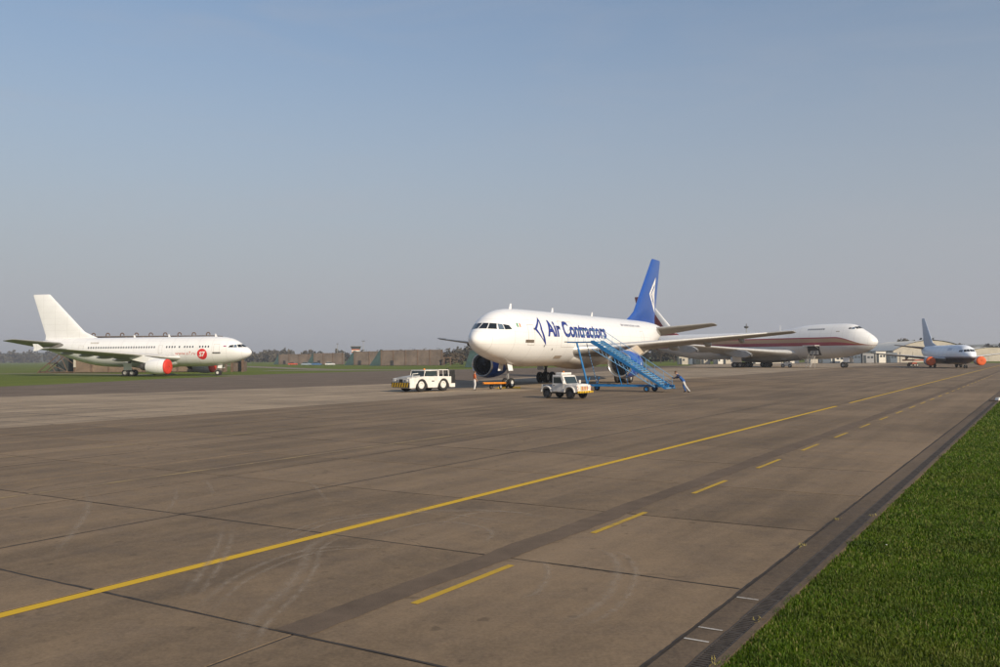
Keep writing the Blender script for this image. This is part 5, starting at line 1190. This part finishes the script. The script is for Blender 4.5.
def wood(name, label, pts, depth, hmin, hmax, n, size, mat, seed):
    """a belt of trees that reads as one mass: crowns of leaf tufts along a line"""
    rng = np.random.RandomState(seed); pts = np.array(pts, float); seglen = np.linalg.norm(np.diff(pts, axis=0), axis=1); cum = np.concatenate([[0], np.cumsum(seglen)])
    nt = max(6, int(cum[-1] / (hmax * .55))) * 2; out = []
    ts = rng.uniform(0, cum[-1], nt); per = n // nt
    for t in ts:
        k = min(len(seglen) - 1, np.searchsorted(cum, t) - 1 if t > 0 else 0); q = (t - cum[k]) / seglen[k]; c = pts[k] * (1 - q) + pts[k + 1] * q
        h_ = rng.uniform(hmin, hmax); r_ = h_ * rng.uniform(.32, .5); cx, cy = c[0] + rng.uniform(-.3, .3) * r_, c[1] + rng.uniform(0, depth)
        d = rng.normal(size=(per, 3)); d /= np.linalg.norm(d, axis=1)[:, None]; rr = rng.uniform(.35, 1, per) ** .6
        lump = 1 + .25 * np.sin(d[:, 0] * 5 + t) * np.sin(d[:, 2] * 6 + 2 * t)
        p = np.stack([cx + d[:, 0] * rr * r_ * lump, cy + d[:, 1] * rr * r_ * lump, h_ * .5 + d[:, 2] * rr * h_ * .52 * lump], 1); p[:, 2] = np.maximum(p[:, 2], .1); out.append(p)
    V, F_ = tufts(np.concatenate(out), size, rng); o = np_mesh(name, V, F_, mat); return tag(o, label, 'trees', kind='stuff')
wood('distant_wood', 'hazy grey-brown woodland along the left horizon', [(-1250, 1500), (-900, 1350), (-560, 1250), (-360, 1180)], 60, 10, 19, 16000, 2.4, m_wood, 11)
wood('distant_wood', 'rounded clump of hazy trees right of the left airliner nose', [(-345, 1120), (-262, 1080)], 50, 10, 15.5, 6000, 2.0, m_wood, 12)
wood('distant_wood', 'low wooded line behind the far blast walls', [(-300, 820), (-160, 760), (-60, 720), (40, 640)], 40, 6, 11, 14000, 1.4, m_wood, 13)
wood('woodland_belt', 'dark bare woodland belt behind the cargo jet wing and jumbo jet', [(-20, 520), (20, 470), (60, 440), (120, 430), (190, 450), (250, 470)], 30, 8, 12.5, 26000, 1.0, m_wood, 14)
wood('woodland_belt', 'dark wooded ridge beyond the right-hand hangars', [(240, 640), (330, 620), (430, 640), (560, 700)], 40, 6, 10.5, 16000, 1.5, m_wood, 15)
wood('bush_row', 'brown bushes behind the frame near the cargo jet nose', [(-36, 372), (-22, 362), (-4, 372), (20, 360)], 8, 3.5, 7, 7000, .55, m_twig, 16)
# rolling ground behind the woods
def hill(name, pts, depth, mat):
    n = len(pts); v = []; f = []
    for k, (dd, hh) in enumerate(((0, 0), (.25, .55), (.55, .92), (1, 1))):
        v += [(x, y + dd * depth, z * hh - .1) for x, y, z in pts]
    for k in range(3): f += [(k * n + i, k * n + i + 1, (k + 1) * n + i + 1, (k + 1) * n + i) for i in range(n - 1)]
    return tag(mesh_obj(name, (v, f), mat, smooth=True), kind='structure')
m_hill = leaf_mat('far_fields', (.05, .06, .03), (.09, .09, .05), .004)
hill('hills', [(-3200, 2100, 24), (-2400, 2000, 30), (-1700, 1950, 25), (-1200, 1900, 27), (-800, 1950, 19), (-400, 2000, 15), (0, 2000, 12), (400, 2000, 12), (900, 1950, 17), (1300, 1900, 27), (1800, 1950, 36), (2600, 2000, 32), (3200, 2100, 22)], 900, m_hill)
def bare_tree(x, y, h_, label, seed, ever=False):
    rng = random.Random(seed); r = thing('tree', label, 'tree', (x, y, 0), 0, 'trees behind the parked aircraft')
    b = B(); tips = []
    b.cyl((0, 0, 0), (rng.uniform(-.15, .15), 0, h_ * .45), h_ * .028, h_ * .017, n=7)
    for i in range(9):
        a = i * 2.4 + rng.random(); z = h_ * rng.uniform(.22, .5); l = h_ * rng.uniform(.22, .42); e = Vector((cos(a) * l * .62, sin(a) * l * .62, z + l)); b.cyl((0, 0, z), e, h_ * .010, h_ * .004, n=5)
        for j in range(4):
            q = rng.uniform(.4, 1); m_ = Vector((0, 0, z)).lerp(e, q); e2 = m_ + Vector((rng.uniform(-1, 1), rng.uniform(-1, 1), rng.uniform(.2, 1))) * h_ * .13; b.cyl(m_, e2, h_ * .005, h_ * .002, n=4); tips += [m_, e2]
    b.build('trunk', m_bark, r)
    g = np.random.RandomState(seed); tp = np.array([tuple(t) for t in tips]); k = tp[g.randint(0, len(tp), 500)] + g.normal(size=(500, 3)) * h_ * .055
    V, F_ = tufts(k, h_ * (.022 if not ever else .035), g); np_mesh('crown', V, F_, m_ever if ever else m_twig, r)
for i, (x, y, h_, ev, lb) in enumerate([(66, 362, 8, 0, 'bare tree above the small cream hut below the cargo jet wing'), (73, 370, 9, 0, 'bare tree right of the small cream hut'), (48, 352, 7.5, 0, 'bare tree just right of the cargo jet blue engine'), (86, 375, 8.5, 0, 'bare tree behind the jumbo main wheels'), (-29, 395, 7.5, 1, 'dark bush-like tree right of the widest blast wall'), (-11, 352, 6.5, 0, 'bare tree just left of the cargo jet nose')]): bare_tree(x, y, h_, lb, 30 + i, ev)
# air
m_haze = bpy.data.materials.new('haze'); m_haze.use_nodes = True; nt = m_haze.node_tree; nt.nodes.remove(nt.nodes['Principled BSDF'])
pv = nt.nodes.new('ShaderNodeVolumePrincipled'); pv.inputs['Color'].default_value = (.90, .92, .95, 1); pv.inputs['Density'].default_value = .00030; pv.inputs['Anisotropy'].default_value = .2
nt.links.new(pv.outputs[0], nt.nodes['Material Output'].inputs['Volume'])
tag(B().box((0, 2000, 29.5), (7000, 4600, 61)).build('haze', m_haze), 'thin pale haze over the airfield', 'haze', kind='stuff')
